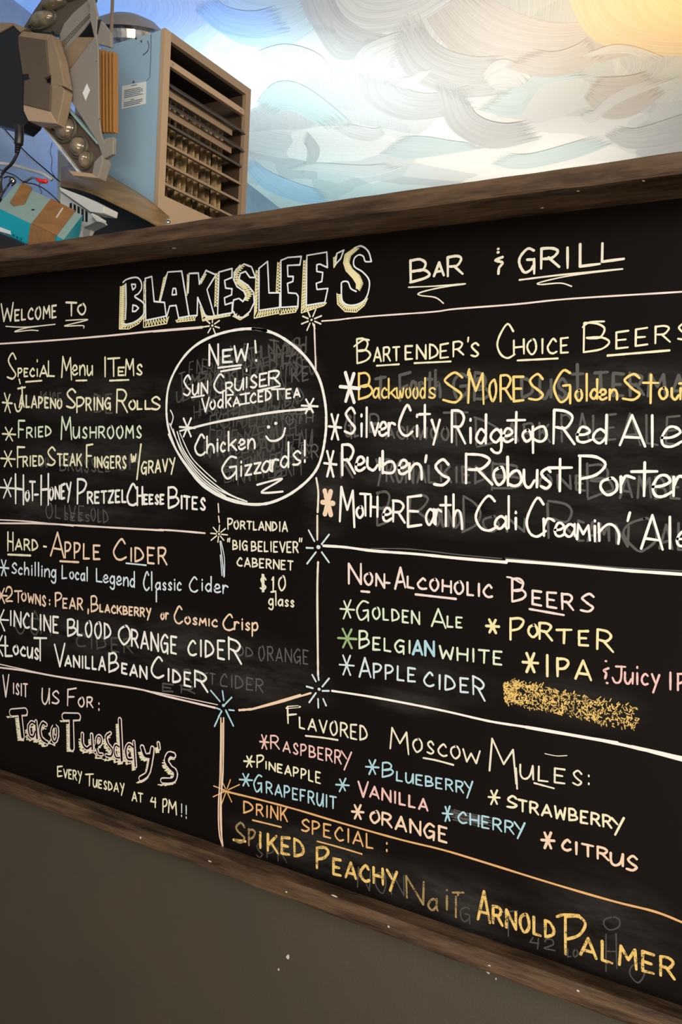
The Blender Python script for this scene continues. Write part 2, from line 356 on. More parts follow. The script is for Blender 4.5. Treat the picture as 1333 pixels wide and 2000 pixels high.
for args in [
    ('t', ((780,-60),(900,110),(1120,130),(1400,60)), ((860,-90),(1000,20),(1150,40),(1400,-60))),
    ('o', ((1090,-60),(1150,70),(1260,105),(1420,110)), ((1250,-120),(1290,-40),(1350,-10),(1420,-20))),
    ('o', ((1200,-40),(1250,50),(1330,75),(1440,70)), ((1300,-80),(1330,-20),(1380,0),(1440,0))),
    ('s', ((400,40),(470,85),(560,90),(640,40)), ((430,-60),(490,-20),(560,-20),(610,-50))),
    ('w', ((600,-40),(680,60),(790,55),(905,-10)), ((650,-120),(720,-30),(800,-30),(880,-90))),
    ('d', ((570,-50),(610,50),(680,100),(760,118)), ((640,-60),(665,20),(720,60),(790,70))),
    ('g', ((610,50),(650,110),(690,115),(745,85)), ((640,30),(665,70),(700,80),(740,70))),
    ('d', ((760,70),(800,150),(900,190),(1010,180)), ((800,-20),(850,80),(930,110),(1010,100))),
    ('w', ((788,58),(705,95),(692,160),(760,225)), ((792,120),(760,140),(752,170),(790,205))),
    ('g', ((700,140),(720,200),(800,235),(930,215)), ((780,150),(800,175),(860,180),(960,150))),
    ('w', ((770,165),(800,172),(830,150),(850,130)), ((775,145),(800,150),(820,140),(832,135))),
    ('w', ((940,150),(965,120),(1000,118),(1045,150)), ((950,185),(975,175),(1005,185),(1020,215))),
    ('s', ((930,215),(1010,225),(1060,170),(1150,150)), ((960,170),(1020,165),(1060,130),(1130,110))),
    ('t', ((985,130),(1060,150),(1130,140),(1180,110)), ((1020,90),(1080,100),(1130,85),(1160,60))),
    ('w', ((1130,112),(1190,88),(1240,90),(1300,112)), ((1140,120),(1190,104),(1240,106),(1280,130))),
    ('t', ((1140,190),(1180,230),(1240,225),(1300,180)), ((1150,150),(1190,150),(1240,145),(1280,130))),
    ('w', ((1130,225),(1160,240),(1210,200),(1333,150)), ((1135,210),(1160,215),(1205,180),(1320,130))),
    ('g', ((1180,265),(1230,290),(1320,280),(1400,240)), ((1190,240),(1240,250),(1310,230),(1400,200))),
    ('w', ((650,250),(690,270),(730,275),(755,262)), ((655,235),(700,245),(735,250),(750,240))),
    ('s', ((500,200),(540,160),(600,170),(690,240)), ((520,230),(560,215),(600,230),(670,270))),
    ('b', ((380,20),(430,60),(500,75),(570,60)), ((400,-30),(440,10),(500,20),(560,0))),
    ('w', ((500,100),(560,85),(630,110),(660,170)), ((520,140),(570,125),(610,140),(630,190))),
    ('g', ((600,255),(625,290),(615,320),(590,340)), ((585,265),(600,290),(598,315),(580,335))),
    ('s', ((740,300),(800,310),(880,300),(955,288)), ((760,270),(820,265),(890,275),(940,280))),
    ('w', ((560,330),(640,335),(720,345),(790,325)), ((570,315),(640,318),(720,322),(780,312))),
    ('b', ((480,330),(520,370),(590,395),(650,400)), ((480,290),(520,330),(590,360),(650,375))),
    ('g', ((850,160),(880,250),(960,290),(1060,270)), ((900,150),(930,220),(990,240),(1060,225))),
    ('s', ((960,320),(1020,330),(1120,310),(1200,280)), ((970,295),(1030,300),(1110,280),(1190,255))),
]: brush(*args)
wallb = struct(MB().box((-4.2, DB+0.012, 0), (1.6, 3.6, CTOP)).build('wall_back', M_wall))
# side wall running back at an angle, under the mural ceiling
P1, P2 = at_z(490, 362, CEIL), at_z(545, 405, CEIL)
dv = (P2-P1).normalized(); A = P1-dv*9; Bq = P2+dv*1.2
nrm = Vector((-dv.y, dv.x, 0))
if nrm.dot(Vector((0, 0, 0))-P1) > 0: nrm = -nrm
struct(MB().prism([(A.x, A.y, 0), (Bq.x, Bq.y, 0), (Bq.x, Bq.y, CEIL), (A.x, A.y, CEIL)], nrm*0.1).build('wall_left', M_blue))
random.seed(5)
for (px, py, r) in [(563,1869,.0032),(545,1893,.0018),(955,1898,.0030),(970,1911,.0015)]:
    c = at_y(px, py, DB+0.012); q = [(math.cos(a)*r*(0.7+0.5*random.random()), math.sin(a)*r*1.4*(0.7+.5*random.random())) for a in [i*math.pi/4 for i in range(8)]]
    MB().prism([(c.x+x, c.y, c.z+z) for x, z in q], (0, -0.0012, 0)).build('paint_fleck', M_fleck, wallb)

# ------------------------------------------------------------------ the menu board
board = empty('menu_board', (-0.8, DB, 0.85), 'long black chalkboard menu in a brown wooden frame, covered in coloured chalk writing', 'menu board')
XL, XR = -2.05, 0.42
zt = EYE+0.4236; zb0 = EYE-0.7075; sb = (-0.728+0.7075)/(-0.143+1.615)
def zb(x): return zb0+sb*(x+1.615)
panel = MB().prism([(XL, DB, zb(XL)), (XR, DB, zb(XR)), (XR, DB, zt), (XL, DB, zt)], (0, 0.0118, 0)).build('chalk_panel', board_material(), board)
def rail(name, xs, zfun0, h, y0, y1, lab=None, seg=60):
    """a sawn rail with slightly worn, uneven arrises"""
    random.seed(len(name)+int(h*1e4)); vs = []; fs = []
    for i in range(seg+1):
        x = xs[0]+(xs[1]-xs[0])*i/seg; z = zfun0(x); j = lambda s=0.0009: random.uniform(-s, s)
        q = [(y1, z), (y0+.002, z+j()), (y0+j(), z+.003+j()), (y0+j(), z+h-.003+j()), (y0+.003, z+h+j()), (y1, z+h)]
        vs += [(x, yy, zz) for yy, zz in q]
    n = 6
    for i in range(seg): fs += [(i*n+k, (i+1)*n+k, (i+1)*n+(k+1) % n, i*n+(k+1) % n) for k in range(n)]
    fs += [tuple(range(n)), tuple(seg*n+k for k in range(n))[::-1]]
    b = MB(); b.add(vs, fs); o = b.build(name, MB_wood, board)
    if lab: o['label'] = lab
    return o
rail('frame_rail', (XL-.03, XR+.03), lambda x: zt, 0.0290, DB-0.099, DB+0.011, 'deep brown top rail of the frame')
rail('frame_rail', (XL-.03, XR+.03), lambda x: zb(x)-0.0325, 0.0325, DB-0.038, DB+0.011, 'worn brown bottom rail of the frame')
for x in (XL, XR):
    MB().box((x-.015, DB-.04, zb(x)+.0005), (x+.015, DB+.011, zt-.0005)).build('frame_stile', MB_wood, board, bevel=.002)

random.seed(21)
for (px, py, w_, h_, Y_) in [(655,1750,15,4,DB-.0385),(760,1810,4,6,DB-.0385),(410,1682,9,3,DB-.0385),(957,1886,6,3,DB-.0385),(275,1636,4,5,DB-.0385),(560,1742,5,3,DB-.0385),(1130,1935,8,4,DB-.0385),(1060,405,5,2,DB-.1),(340,484,9,3,DB-.1),(1258,352,5,3,DB-.1),(1130,372,4,3,DB-.1)]:
    if py < 600:   # on the underside of the top rail
        c0 = at_z(px, py, zt); q = [Vector((c0.x+math.cos(a)*w_*.0005*random.uniform(.6,1.2), c0.y+math.sin(a)*h_*.0009*random.uniform(.6,1.2), zt-.0006)) for a in [i*math.pi/3 for i in range(6)]]
        MB().prism(q, (0, 0, -.0005)).build('paint_chip', M_fleck, board)
    else:
        q = [at_y(px+math.cos(a)*w_*.5*random.uniform(.6,1.2), py+math.sin(a)*h_*.5*random.uniform(.6,1.2)+math.cos(a)*w_*.17, Y_) for a in [i*math.pi/3 for i in range(6)]]
        MB().prism(q, (0, -.0005, 0)).build('paint_chip', M_fleck, board)

# ------------------------------------------------------------------ chalk strokes on the panel
GL = {  # stroke font: base-36 grid, 10 = cap height / x-height; z y x.. are below the line; ~ = smooth, ! = closed smooth
'A':(.85,"00 5a a0;23 83"),'B':(.75,"0a 00;~0a 5a 88 65 15;~15 75 a3 71 00"),'C':(.75,"~98 6a 27 04 21 60 a1"),'D':(.8,"0a 00;~0a 59 95 72 00"),
'E':(.65,"9a 0a 00 90;05 75"),'F':(.65,"9a 0a 00;05 75"),'G':(.85,"~99 5a 17 04 30 71 93;55 95;95 9z"),'H':(.75,"0a 00;aa a0;05 a5"),
'I':(.2,"5a 50"),'J':(.7,"~7a 73 50 20 03;3a aa"),'K':(.75,"0a 00;9a 14;36 a0"),'L':(.6,"0a 00 90"),'M':(.95,"00 1a 54 9a a0"),
'N':(.8,"00 0a a0 aa"),'O':(.8,"!5a 18 04 30 60 93 97 7a"),'P':(.7,"0a 00;~0a 6a 98 65 04"),'R':(.75,"0a 00;~0a 6a 98 65 15;45 a0"),
'S':(.65,"~98 6a 28 36 64 92 60 11"),'T':(.75,"0a aa;5a 50"),'U':(.75,"~0a 03 20 50 83 aa;aa a0"),'V':(.8,"0a 50 aa"),'W':(1.0,"0a 20 57 80 aa"),
'X':(.7,"0a a0;aa 00"),'Y':(.8,"0a 55;aa 3x"),'Z':(.75,"0a aa 00 a0"),
'a':(.75,"~98 5a 17 03 30 61 95;9a 92 a0"),'b':(.75,"0k 00;~06 4a 8a a5 81 40 01"),'c':(.65,"~98 5a 17 03 40 91"),'d':(.75,"~97 5a 17 03 40 72 95;9k 90"),
'e':(.75,"~05 55 97 7a 3a 05 11 50 a2"),'g':(.75,"~97 5a 17 03 40 72 95;~9a 93 9w 7t 3t 0v"),'h':(.7,"0k 00;~05 3a 7a 95 90"),
'i':(.22,"5a 50;5e 5f"),'j':(.3,"~8a 80 6v 2w"),'k':(.7,"0k 00;9a 04;36 a0"),'l':(.2,"5k 50"),'m':(1.0,"0a 00;~05 3a 57 50;~55 8a a7 a0"),
'n':(.75,"0a 00;~05 4a 8a a6 a0"),'o':(.75,"!5a 18 04 30 60 93 97 7a"),'p':(.75,"0a 0s;~07 4a 8a a5 81 40 02"),'r':(.6,"0a 00;~05 3a 7a a9"),
's':(.6,"~98 6a 28 36 64 92 60 11"),'t':(.7,"5i 50;0d ad"),'u':(.75,"~0a 03 20 50 84;aa a0"),'v':(.75,"0a 50 aa"),'w':(1.0,"~0a 10 40 57 70 93 aa"),
'y':(.75,"0a 51;aa 2t"),'z':(.7,"0a aa 00 a0"),
'2':(.75,"~07 2a 7a 96 53 01 10 50 a0"),'4':(.75,"3a 05 95;8a 8z"),'1':(.5,"28 5a 50;00 a0"),'0':(.75,"!5a 18 04 30 60 93 97 7a"),
'$':(.75,"~98 6a 28 36 64 92 60 11;4c 4y;6c 6y"),"'":(.2,"6c 38"),',':(.2,"53 3x"),':':(.2,"51 50;56 57"),'-':(.5,"05 95"),
'!':(.25,"5a 53;50 51"),'"':(.4,"3a 27;8a 77"),'/':(.4,"ag 0w"),'3':(.7,"~0a 6a 98 45 84 91 50 01"),
'~':(.8,"~98 4a 05 35 40 a1"),
}
def gv(c):
    v = int(c, 36); return v if v < 26 else v-36
rng = random.Random(11)
class Chalk:
    layer = 0; tick = 0
    def __init__(s, lift=0.0006):
        Chalk.layer += 1
        s.v = []; s.f = []; s.y = DB-lift
    def stroke(s, pts, wpx, taper=True):
        """pts are photo pixels; they are laid on the real board plane"""
        P = [at_y(x, y, DB) for x, y in pts]
        c = P[len(P)//2]
        x, y = pts[len(pts)//2]
        sc_ = abs(at_y(x, y+10, DB).z-at_y(x, y, DB).z)/10
        r0 = wpx*sc_*0.455
        P = [(p.x, p.z) for p in P]
        if len(P) == 1: P = [P[0], (P[0][0]+r0*.5, P[0][1])]
        Q = [P[0]]
        for p in P[1:]:
            if math.hypot(p[0]-Q[-1][0], p[1]-Q[-1][1]) > r0*0.25: Q.append(p)
        if len(Q) == 1: Q.append((Q[0][0]+r0*.5, Q[0][1]))
        rs = [r0*rng.uniform(.86, 1.1) for _ in Q]
        if taper: rs[-1] *= .85
        # split at sharp corners, so that no piece folds over itself
        runs = [[0]]
        for i in range(1, len(Q)):
            runs[-1].append(i)
            if i < len(Q)-1:
                ax, az = Q[i][0]-Q[i-1][0], Q[i][1]-Q[i-1][1]; bx, bz = Q[i+1][0]-Q[i][0], Q[i+1][1]-Q[i][1]
                if ax*bx+az*bz < .45*math.hypot(ax, az)*math.hypot(bx, bz): runs.append([i])
        for run in runs:
            Chalk.tick += 1
            yy = s.y-(Chalk.tick % 24)*0.000012
            Lp = []; Rp = []
            for j, i in enumerate(run):
                p = Q[i]; a = Q[run[max(j-1, 0)]]; b = Q[run[min(j+1, len(run)-1)]]
                dx, dz = b[0]-a[0], b[1]-a[1]; l = math.hypot(dx, dz) or 1e-9; nx, nz = -dz/l, dx/l; r = rs[i]
                Lp.append((p[0]+nx*r, yy, p[1]+nz*r)); Rp.append((p[0]-nx*r, yy, p[1]-nz*r))
            n = len(s.v); m = len(run); s.v += Lp+Rp
            s.f += [(n+j, n+m+j, n+m+j+1, n+j+1) for j in range(m-1)]
            for e, (i0, i1) in ((0, (run[0], run[1])), (m-1, (run[-1], run[-2]))):
                p = Q[i0]; q = Q[i1]; r = rs[i0]; an = math.atan2(p[1]-q[1], p[0]-q[0]); k = len(s.v)
                s.v += [(p[0]+r*math.cos(an+t), yy, p[1]+r*math.sin(an+t)) for t in (-1.05, -.5, 0, .5, 1.05)]
                a_, b_ = (n+e, n+m+e) if e else (n+m, n)
                # a_ is the side reached at +90 degrees, b_ at -90
                s.f.append((b_, k, k+1, k+2, k+3, k+4, a_))
    def word(s, t, x0, x1, y0, y1, h0, h1=None, w=5, asc=1.0, jit=.025):
        h1 = h0 if h1 is None else h1
        ws = [GL[c][0] if c != ' ' else .6 for c in t]; gap = .34
        tot = sum(ws)+gap*(len(t)-1); x = 0
        for c, wd in zip(t, ws):
            if c != ' ':
                for st in GL[c][1].split(';'):
                    kind = st[0] if st[0] in '~!' and len(st) > 4 else ''
                    pr = st[1:] if kind else st
                    pts = []
                    for q in pr.split():
                        gx, gy = gv(q[0])/10, gv(q[1])/10
                        if gy > 1.0: gy = 1+(gy-1)*asc
                        gx += rng.uniform(-jit, jit); gy += rng.uniform(-jit, jit)
                        u = (x+gx*wd)/tot if tot else 0
                        um = min(max(u, 0), 1)
                        pts.append((x0+(x1-x0)*u, y0+(y1-y0)*u-gy*(h0+(h1-h0)*um)))
                    if kind: pts = smooth_pts(pts, kind == '!', 4)
                    else: pts = [(a[0]+(b[0]-a[0])*k/2, a[1]+(b[1]-a[1])*k/2) for a, b in zip(pts, pts[1:]) for k in (0, 1)]+[pts[-1]]
                    s.stroke(pts, w)
            x += wd+gap
        return s
    def line(s, *pts, w=4, sm=True):
        s.stroke(smooth_pts(list(pts), False, 5) if sm and len(pts) > 2 else [(pts[0][0]+(pts[-1][0]-pts[0][0])*k/8, pts[0][1]+(pts[-1][1]-pts[0][1])*k/8) for k in range(9)] if len(pts) == 2 else list(pts), w, False)
        return s
    def star(s, x, y, rx, ry, w=4):
        for a in (-1.05, 1.05, 0.05):
            dx, dy = math.cos(a), math.sin(a)
            k = rng.uniform(.9, 1.1)
            s.line((x-dx*rx*1.3*k, y-dy*ry*k), (x+dx*rx*1.3*k, y+dy*ry*k), w=w)
        return s
    def burst(s, x, y, r0, r1, n, w=3, ph=0.2, dot=True):
        for i in range(n):
            a = ph+i*2*math.pi/n; k = rng.uniform(.85, 1.15)
            s.line((x+r0*math.cos(a), y+r0*math.sin(a)), (x+r1*k*math.cos(a), y+r1*k*math.sin(a)), w=w)
        if dot: s.stroke([(x, y)], w*1.6)
        return s
    def hatch(s, a, b, n, w=2):
        """zigzag between two polylines"""
        def samp(p, t):
            L = [math.dist(p[i], p[i+1]) for i in range(len(p)-1)]; T = t*sum(L)
            for i, l in enumerate(L):
                if T <= l or i == len(L)-1:
                    u = T/l if l else 0; return (p[i][0]+(p[i+1][0]-p[i][0])*u, p[i][1]+(p[i+1][1]-p[i][1])*u)
                T -= l
        pts = []
        for i in range(n+1):
            pts.append(samp(a if i % 2 else b, i/n))
        s.stroke(pts, w, False); return s
    def build(s, name, key, label=None, parent=None):
        m = CH[key] if isinstance(key, str) else key
        o = link(name, s.v, s.f, m, parent or board)
        if label: o['label'] = label
        return o
def zt_(x0, y0, k):
    return lambda *p: [(x0+a/k, y0+b/k) for a, b in p]
ZA = zt_(0, 470, 3.3333); ZE = zt_(0, 1280, 3.03); ZF = zt_(220, 470, 2.5635); ZG = zt_(310, 620, 3.808); ZH = zt_(420, 1360, 3.703)
ZI = zt_(630, 620, 3.603); ZJ = zt_(960, 600, 3.574); ZK = zt_(620, 860, 3.603); ZL = zt_(960, 860, 3.574); ZM = zt_(740, 450, 2.248)
ZN = zt_(640, 1090, 3.703); ZO = zt_(970, 1120, 3.672); ZP = zt_(940, 1420, 3.39); ZQ = zt_(740, 1380, 4.443); ZR = zt_(430, 1580, 3.1); ZS = zt_(800, 1640, 2.5)
ZD = zt_(260, 1010, 3.508); ZB = zt_(0, 720, 3.174); ZC = zt_(0, 1010, 4.166)

def holder(name, label):
    o = bpy.data.objects.new(name, None); o.empty_display_size = .02; sc.collection.objects.link(o)
    o.parent = board; o.matrix_parent_inverse = board.matrix_world.inverted()
    if label: o['label'] = label
    return o
def lettering(label, key, *items, stars=(), unders=(), w=5, name='menu_line', asc=1.0, lift=.0006, wn='chalk_word'):
    par = holder(name, label); c = None; prev = None
    for it in items:
        ww = w; aa = asc; it = list(it)
        if isinstance(it[-1], dict): d = it.pop(); ww = d.get('w', w); aa = d.get('asc', asc)
        h0 = it[5]; h1 = it[6] if len(it) > 6 else it[5]
        if prev:
            g = it[1]-prev[0]
            if g > .55*max(min(h0, prev[1]), 9) or (g >= 4 and h0 > 1.35*prev[1] and it[0][0].isupper()): c.build(wn, key, None, par); c = None
        if c is None: c = Chalk(lift)
        c.word(*it[:5], h0, h1, w=ww, asc=aa); prev = (it[2], h1)
    if c: c.build(wn, key, None, par)
    for st in stars: Chalk(lift).star(*st).build('chalk_star', key, None, par)
    for u in unders: Chalk(lift).line(*u[1:], w=u[0]).build('chalk_underline', key, None, par)
    return par

# --- heading
lettering('cream words at the upper left', 'C', ('W',3,26,628,626,34), ('ELCOME',30,111,626,619.5,20,23), ('T',130,150,617,617,26), ('O',153,169,613.5,613.5,19),
    unders=[(2.5,(12,637.5),(50,639),(108,633.5),(55,640),(29,648),(60,645),(75,646)), (2.5,(129,626),(172,624.5),(131,635),(131,637),(162,636),(164,641))], w=4.5)
# block lettering, upper centre: yellow shading first, white outlines over it
BL = [
 ZA((805,272),(830,252),(890,240),(920,265),(925,310),(905,345),(880,365),(930,400),(950,440),(930,490),(880,530),(825,545),(800,540)), ZA((822,282),(824,400),(820,512)),
 ZA((860,285),(885,285),(885,305),(868,322),(860,285)), ZA((868,420),(890,425),(905,440),(885,460),(865,462),(868,420)),
 ZF((165,190),(198,180),(210,305),(262,310),(270,378),(168,400),(165,190)),
 ZF((240,305),(278,158),(348,153),(385,378),(333,388),(320,325),(288,328),(272,385)), ZF((305,240),(318,240),(322,270),(300,272),(305,240)),
 ZF((390,165),(432,163),(437,218),(470,150),(520,172),(475,245),(512,378),(470,385),(428,285),(425,375),(385,378)), ZF((385,165),(380,262)),
 ZF((535,158),(600,140),(600,185),(563,200),(568,238),(600,242),(598,272),(562,287),(566,322),(602,310),(600,362),(528,375),(535,158)),
 ZF((718,185),(690,185),(668,155),(642,165),(635,195),(680,225),(708,260),(712,310),(690,355),(655,385),(622,382),(603,350),(608,298),(635,290),(655,305),(672,285),(660,255),(625,230),(608,195),(620,145),(660,118),(698,132),(718,185)),
 ZF((735,140),(778,105),(785,262),(840,262),(838,335),(735,350),(735,140)),
 ZF((845,100),(880,85),(947,80),(940,122),(878,125),(880,180),(907,180),(905,205),(878,215),(882,262),(922,265),(932,280),(930,330),(845,335),(845,100)),
 ZF((975,75),(1075,58),(1078,135),(1040,118),(1025,122),(1025,155),(1055,160),(1050,205),(1022,215),(1026,245),(1080,240),(1065,310),(972,325),(975,75)),
 ZF((1125,65),(1160,48),(1145,90),(1118,120),(1125,65)),
]
BS = [ZF((1298,105),(1283,55),(1248,28),(1212,38)), ZF((1298,105),(1268,105),(1258,80),(1235,72),(1212,92),(1213,130),(1255,158),(1287,200),(1283,258),(1262,300),(1220,322),(1178,322),(1152,300),(1148,230),(1152,208),(1180,207),(1195,240),(1222,255))]
c = Chalk(.0004)
for a, b, n in [(((785,300),(778,575)),((818,285),(812,560)),46), (((780,575),(840,575),(905,540),(945,490)),((815,548),(880,532),(925,500)),20)]:
    c.hatch(ZA(*a), ZA(*b), n); c.line(*ZA(*a), w=2.4, sm=False); 
for a, b, n in [(((158,205),(156,432)),((168,200),(168,400)),8), (((158,435),(272,415),(280,385)),((168,402),(282,382)),18), (((258,185),(235,302)),((278,160),(243,300)),16),
    (((318,398),(322,408),(415,398)),((333,388),(420,378)),14), (((376,170),(374,275)),((385,165),(381,262)),6), (((445,215),(470,168)),((437,200),(462,160)),8), (((440,330),(452,402),(590,375)),((455,385),(598,360)),22),
    (((518,165),(512,330)),((534,158),(526,330)),22), (((640,122),(608,160),(612,205),(655,240),(672,270),(655,302)),((660,130),(632,165),(636,200),(682,232),(702,268),(680,300)),34),
    (((603,378),(640,397),(682,372)),((612,358),(650,386),(690,352)),14), (((720,150),(710,388)),((735,145),(724,350)),26), (((712,388),(835,363)),((735,352),(838,340)),18),
    (((828,110),(820,262)),((845,105),(842,262)),20), (((838,370),(918,358),(930,335)),((845,345),(928,335)),14), (((958,100),(946,362)),((976,95),(970,330)),34), (((948,362),(1060,325),(1072,312)),((975,330),(1068,312)),16),
    (((1108,85),(1110,135),(1120,120)),((1124,70),(1120,118)),8), (((1212,38),(1165,70),(1158,112),(1170,150),(1205,188),(1222,215),(1222,240)),((1235,40),(1195,75),(1186,112),(1205,145),(1240,175),(1256,215),(1240,250)),60),
    (((1125,265),(1128,318),(1165,355),(1222,358),(1262,325),(1278,290)),((1148,270),(1152,300),(1178,325),(1222,325),(1262,300)),44)]:
    c.hatch(ZF(*a), ZF(*b), n, 2.2); c.line(*ZF(*a), w=2.4, sm=False)
c.build('letter_shading', 'Y', 'yellow hatched shading behind the outlined title letters')
c = Chalk(.0009)
for p in BL[:2]: c.stroke(smooth_pts(p, False, 4), 3.6, False)
for p in BL[2:]: c.stroke([(a[0]+(b[0]-a[0])*k/3, a[1]+(b[1]-a[1])*k/3) for a, b in zip(p, p[1:]) for k in range(3)]+[p[-1]], 3.6, False)
for p in BS: c.stroke(smooth_pts(p, False, 4), 3.6, False)
c.build('chalk_lettering', 'w', 'large white outlined title letters in block capitals')
lettering('cream capitals at the top, left of the ampersand', 'C', ('B',803,840,551,548,42), ('A',849,868,539,537,25), ('R',876,905,540,535,37),
    unders=[(3,*ZM((132,250),(250,245),(382,235),(270,252),(182,274),(185,286),(250,295),(285,320)))], w=6)
c = Chalk(); c.stroke(ZM((525,82)), 6); c.stroke(ZM((525,97)), 6); c.line(*ZM((545,118),(515,132),(545,142),(530,165),(527,190)), w=6); c.build('chalk_lettering', 'C', 'small cream ampersand between the title words')
lettering('cream capitals at the top right', 'C', ('G',1015,1047,533,530,46), ('R',1058,1094,525,522,39), ('I',1106,1113,523,523,39), ('L',1134,1176,520,516,42), ('L',1178,1223,511,506,36),
    unders=[(4,*ZM((620,218),(800,196),(1072,170))), (3,*ZM((1072,170),(850,198),(712,228),(712,238),(800,232),(848,246)))], w=6)

# --- dividers, bursts
def divider(label, key, *strands):
    c = Chalk(.0006)
    for s_ in strands: c.line(*s_[1:], w=s_[0])
    return c.build('chalk_line', key, label)
divider('pale pink rule under the welcome words', 'p', (4,*ZA((0,672),(340,650),(700,620),(1000,590),(1320,562))), (2,*ZA((1000,596),(1320,570))))
divider('pale pink rule under the title on the right', 'p', (3.5,*ZF((1050,403),(1130,397)),(687,621.5),*ZM((0,375),(240,358),(340,345),(600,325),(850,300),(1333,270),(1500,255))))
divider('pale rule above the cider heading', 'p', (4,*ZC((0,50),(330,52),(600,66),(900,84),(1333,108))), (3,*ZC((0,22),(200,32),(400,52),(600,72))), (4,*ZD((180,86),(300,93),(495,110))))
divider('white rule under the beer list', 'W', (6,*ZK((45,742),(200,752),(400,778),(700,800),(1000,830),(1333,858))), (7,*ZL((110,838),(500,868),(900,905),(1333,935),(1500,950))))
divider('thin grey ghost of an older rule under the beer list', 'E', (2.5,*ZK((380,762),(650,765),(1000,805),(1300,832))), (2.5,*ZL((100,822),(500,855),(900,888),(1333,912))))
divider('pink rule above the visit heading', 'p', (4,*ZE((0,72),(140,90),(400,135),(800,195),(980,240),(1275,310))), (2.5,*ZE((0,52),(150,85),(300,118))), (2,*ZE((830,203),(1000,232),(1290,292))))
divider('white rule above the drinks at the bottom right', 'W', (5,*ZN((35,960),(300,1000),(600,1055),(870,1110)),(932,1403),*ZO((0,1068),(240,1105),(500,1150),(870,1212))), (7,*ZP((300,0),(800,88),(1100,155),(1333,218),(1500,262))), (5,*ZP((1000,125),(1333,200),(1500,240))))
divider('pale upright line above the round notice', 'p', (4,*ZG((1160,55),(1165,200),(1172,405))))
divider('cream upright line down the middle', 'C', (5,*ZG((1175,1195),(1190,1300),(1185,1447))), (4.5,*ZD((1265,-10),(1265,155))), (5,*ZD((1270,310),(1265,500),(1268,900),(1270,1085))))
divider('short cream upright under the round notice', 'p', (3.5,*ZG((445,1385),(450,1450))), (3.5,*ZD((588,-5),(593,35))))
divider('short pale blue upright beside the cider heading', 'b', (3,*ZD((598,165),(612,280),(625,410))), (2.5,*ZD((605,165),(628,280),(628,405))), (2.5,*ZD((600,260),(612,400))))
divider('cream slanting line between two bursts', 'H', (5,*ZD((730,1322),(820,1315))), (4,*ZD((800,1320),(1000,1270),(1220,1205))), (3,*ZD((820,1312),(1150,1215))))
divider('doubled cream upright beside the weekday offer', 'H', (3.5,*ZE((1310,370),(1305,700),(1295,900),(1300,1050),(1320,1130))), (3.5,*ZE((1326,370),(1322,700),(1308,850),(1308,1000),(1322,1130))), (2.5,*ZE((1318,400),(1312,800),(1316,1100))))
divider('orange rule above the drink special', 'O', (4.5,*ZH((60,682),(300,740),(600,820),(900,910),(1333,1032)),*ZS((150,45),(320,95),(700,213),(1000,300),(1200,350),(1333,402),(1420,440))))
c = Chalk(); c.burst(415,636,6,17,7,3.4,.3); c.burst(609,625,7,20,8,3.4,.4); c.build('chalk_burst', 'C', 'two small cream bursts under the title')
Chalk().burst(428,1043,5,17,8,3,.1).build('chalk_burst', 'C', 'small cream burst below the round notice')
c = Chalk()
for a, b in (((1205,90),(1245,165)),((1190,210),(1235,212)),((1255,240),(1195,318)),((1295,185),(1345,120)),((1295,240),(1345,310))): c.line(*ZD(a, b), w=4)
c.stroke(ZD((1270,205)), 9); c.build('chalk_burst', 'b', 'large pale blue burst on the middle upright')
c = Chalk()
for a, b in (((1230,1080),(1255,1125)),((1192,1160),(1235,1172)),((1255,1205),(1210,1268)),((1300,1190),(1345,1190)),((1300,1160),(1345,1105)),((1270,1245),(1272,1305)),((1305,1245),(1325,1290)),((1270,1080),(1275,1115))): c.line(*ZD(a, b), w=4)
c.stroke(ZD((1275,1178)), 7); c.build('chalk_burst', 'b', 'pale burst at the foot of the middle upright')
c = Chalk()
for a, b in (((535,1188),(598,1262)),((615,1190),(624,1255)),((678,1235),(630,1285)),((660,1320),(695,1324)),((610,1330),(588,1366)),((640,1330),(658,1368)),((575,1308),(600,1318))): c.line(*ZD(a, b), w=3.6)
c.line(*ZH((50,105),(0,215)), w=4); c.line(*ZH((80,100),(135,213)), w=4)
c.stroke(ZD((620,1290)), 7); c.build('chalk_burst', 'B', 'blue burst above the doubled upright')
Chalk().burst(443,1544,4,26,8,2.6,.35).build('chalk_burst', 'O', 'thin orange burst on the doubled upright')

# --- special menu items
lettering('pale yellow heading at the upper left', 'y', ('S',13,33,741,741,51), ('PEC',36,68,735,735,15), ('i',71,76,735,735,14,{'asc':2.6}), ('A',79,93,735,735,20), ('L',95,108,735,735,30),
    ('M',121,140,737,742,42), ('enu',142,181,732.5,732.5,18), ('I',204,208,735,735,36), ('T',211,234,735,734,34), ('E',232,244,733,733,15), ('M',246,262,733,733,31), ('s',267,279,732,732,20),
    unders=[(4,(38,741),(40,749)), (4,(51,746),(82,743.5)), (4,(149,743.5),(170,743)), (4,(215,743.5),(252,742))], w=4.3)
lettering('yellow first dish line under the left heading', 'y', ('J',29,50,803,800,44), ('ALAPENO',38,122,795,797,24,16), ('S',128,150,798,797,38), ('P',151,166,805,805,28), ('RING',169,217,802,798,24,21),
    ('R',229,250,805,805,44), ('O',253,266,799,799,16), ('LL',269,295,799,799,16), ('S',294,315,800,799,24), stars=[(15,787,8,20)], w=4.6)
lettering('pale second dish line under the left heading', 'G', ('F',37,50,855,855,33), ('RIED',53,101,855,851,19), ('M',120,140,857,858,42), ('USHROOMS',144,277,855,855,20,23), w=4.3)
Chalk().star(18,848,10,14,3.8).build('chalk_star', 'y')
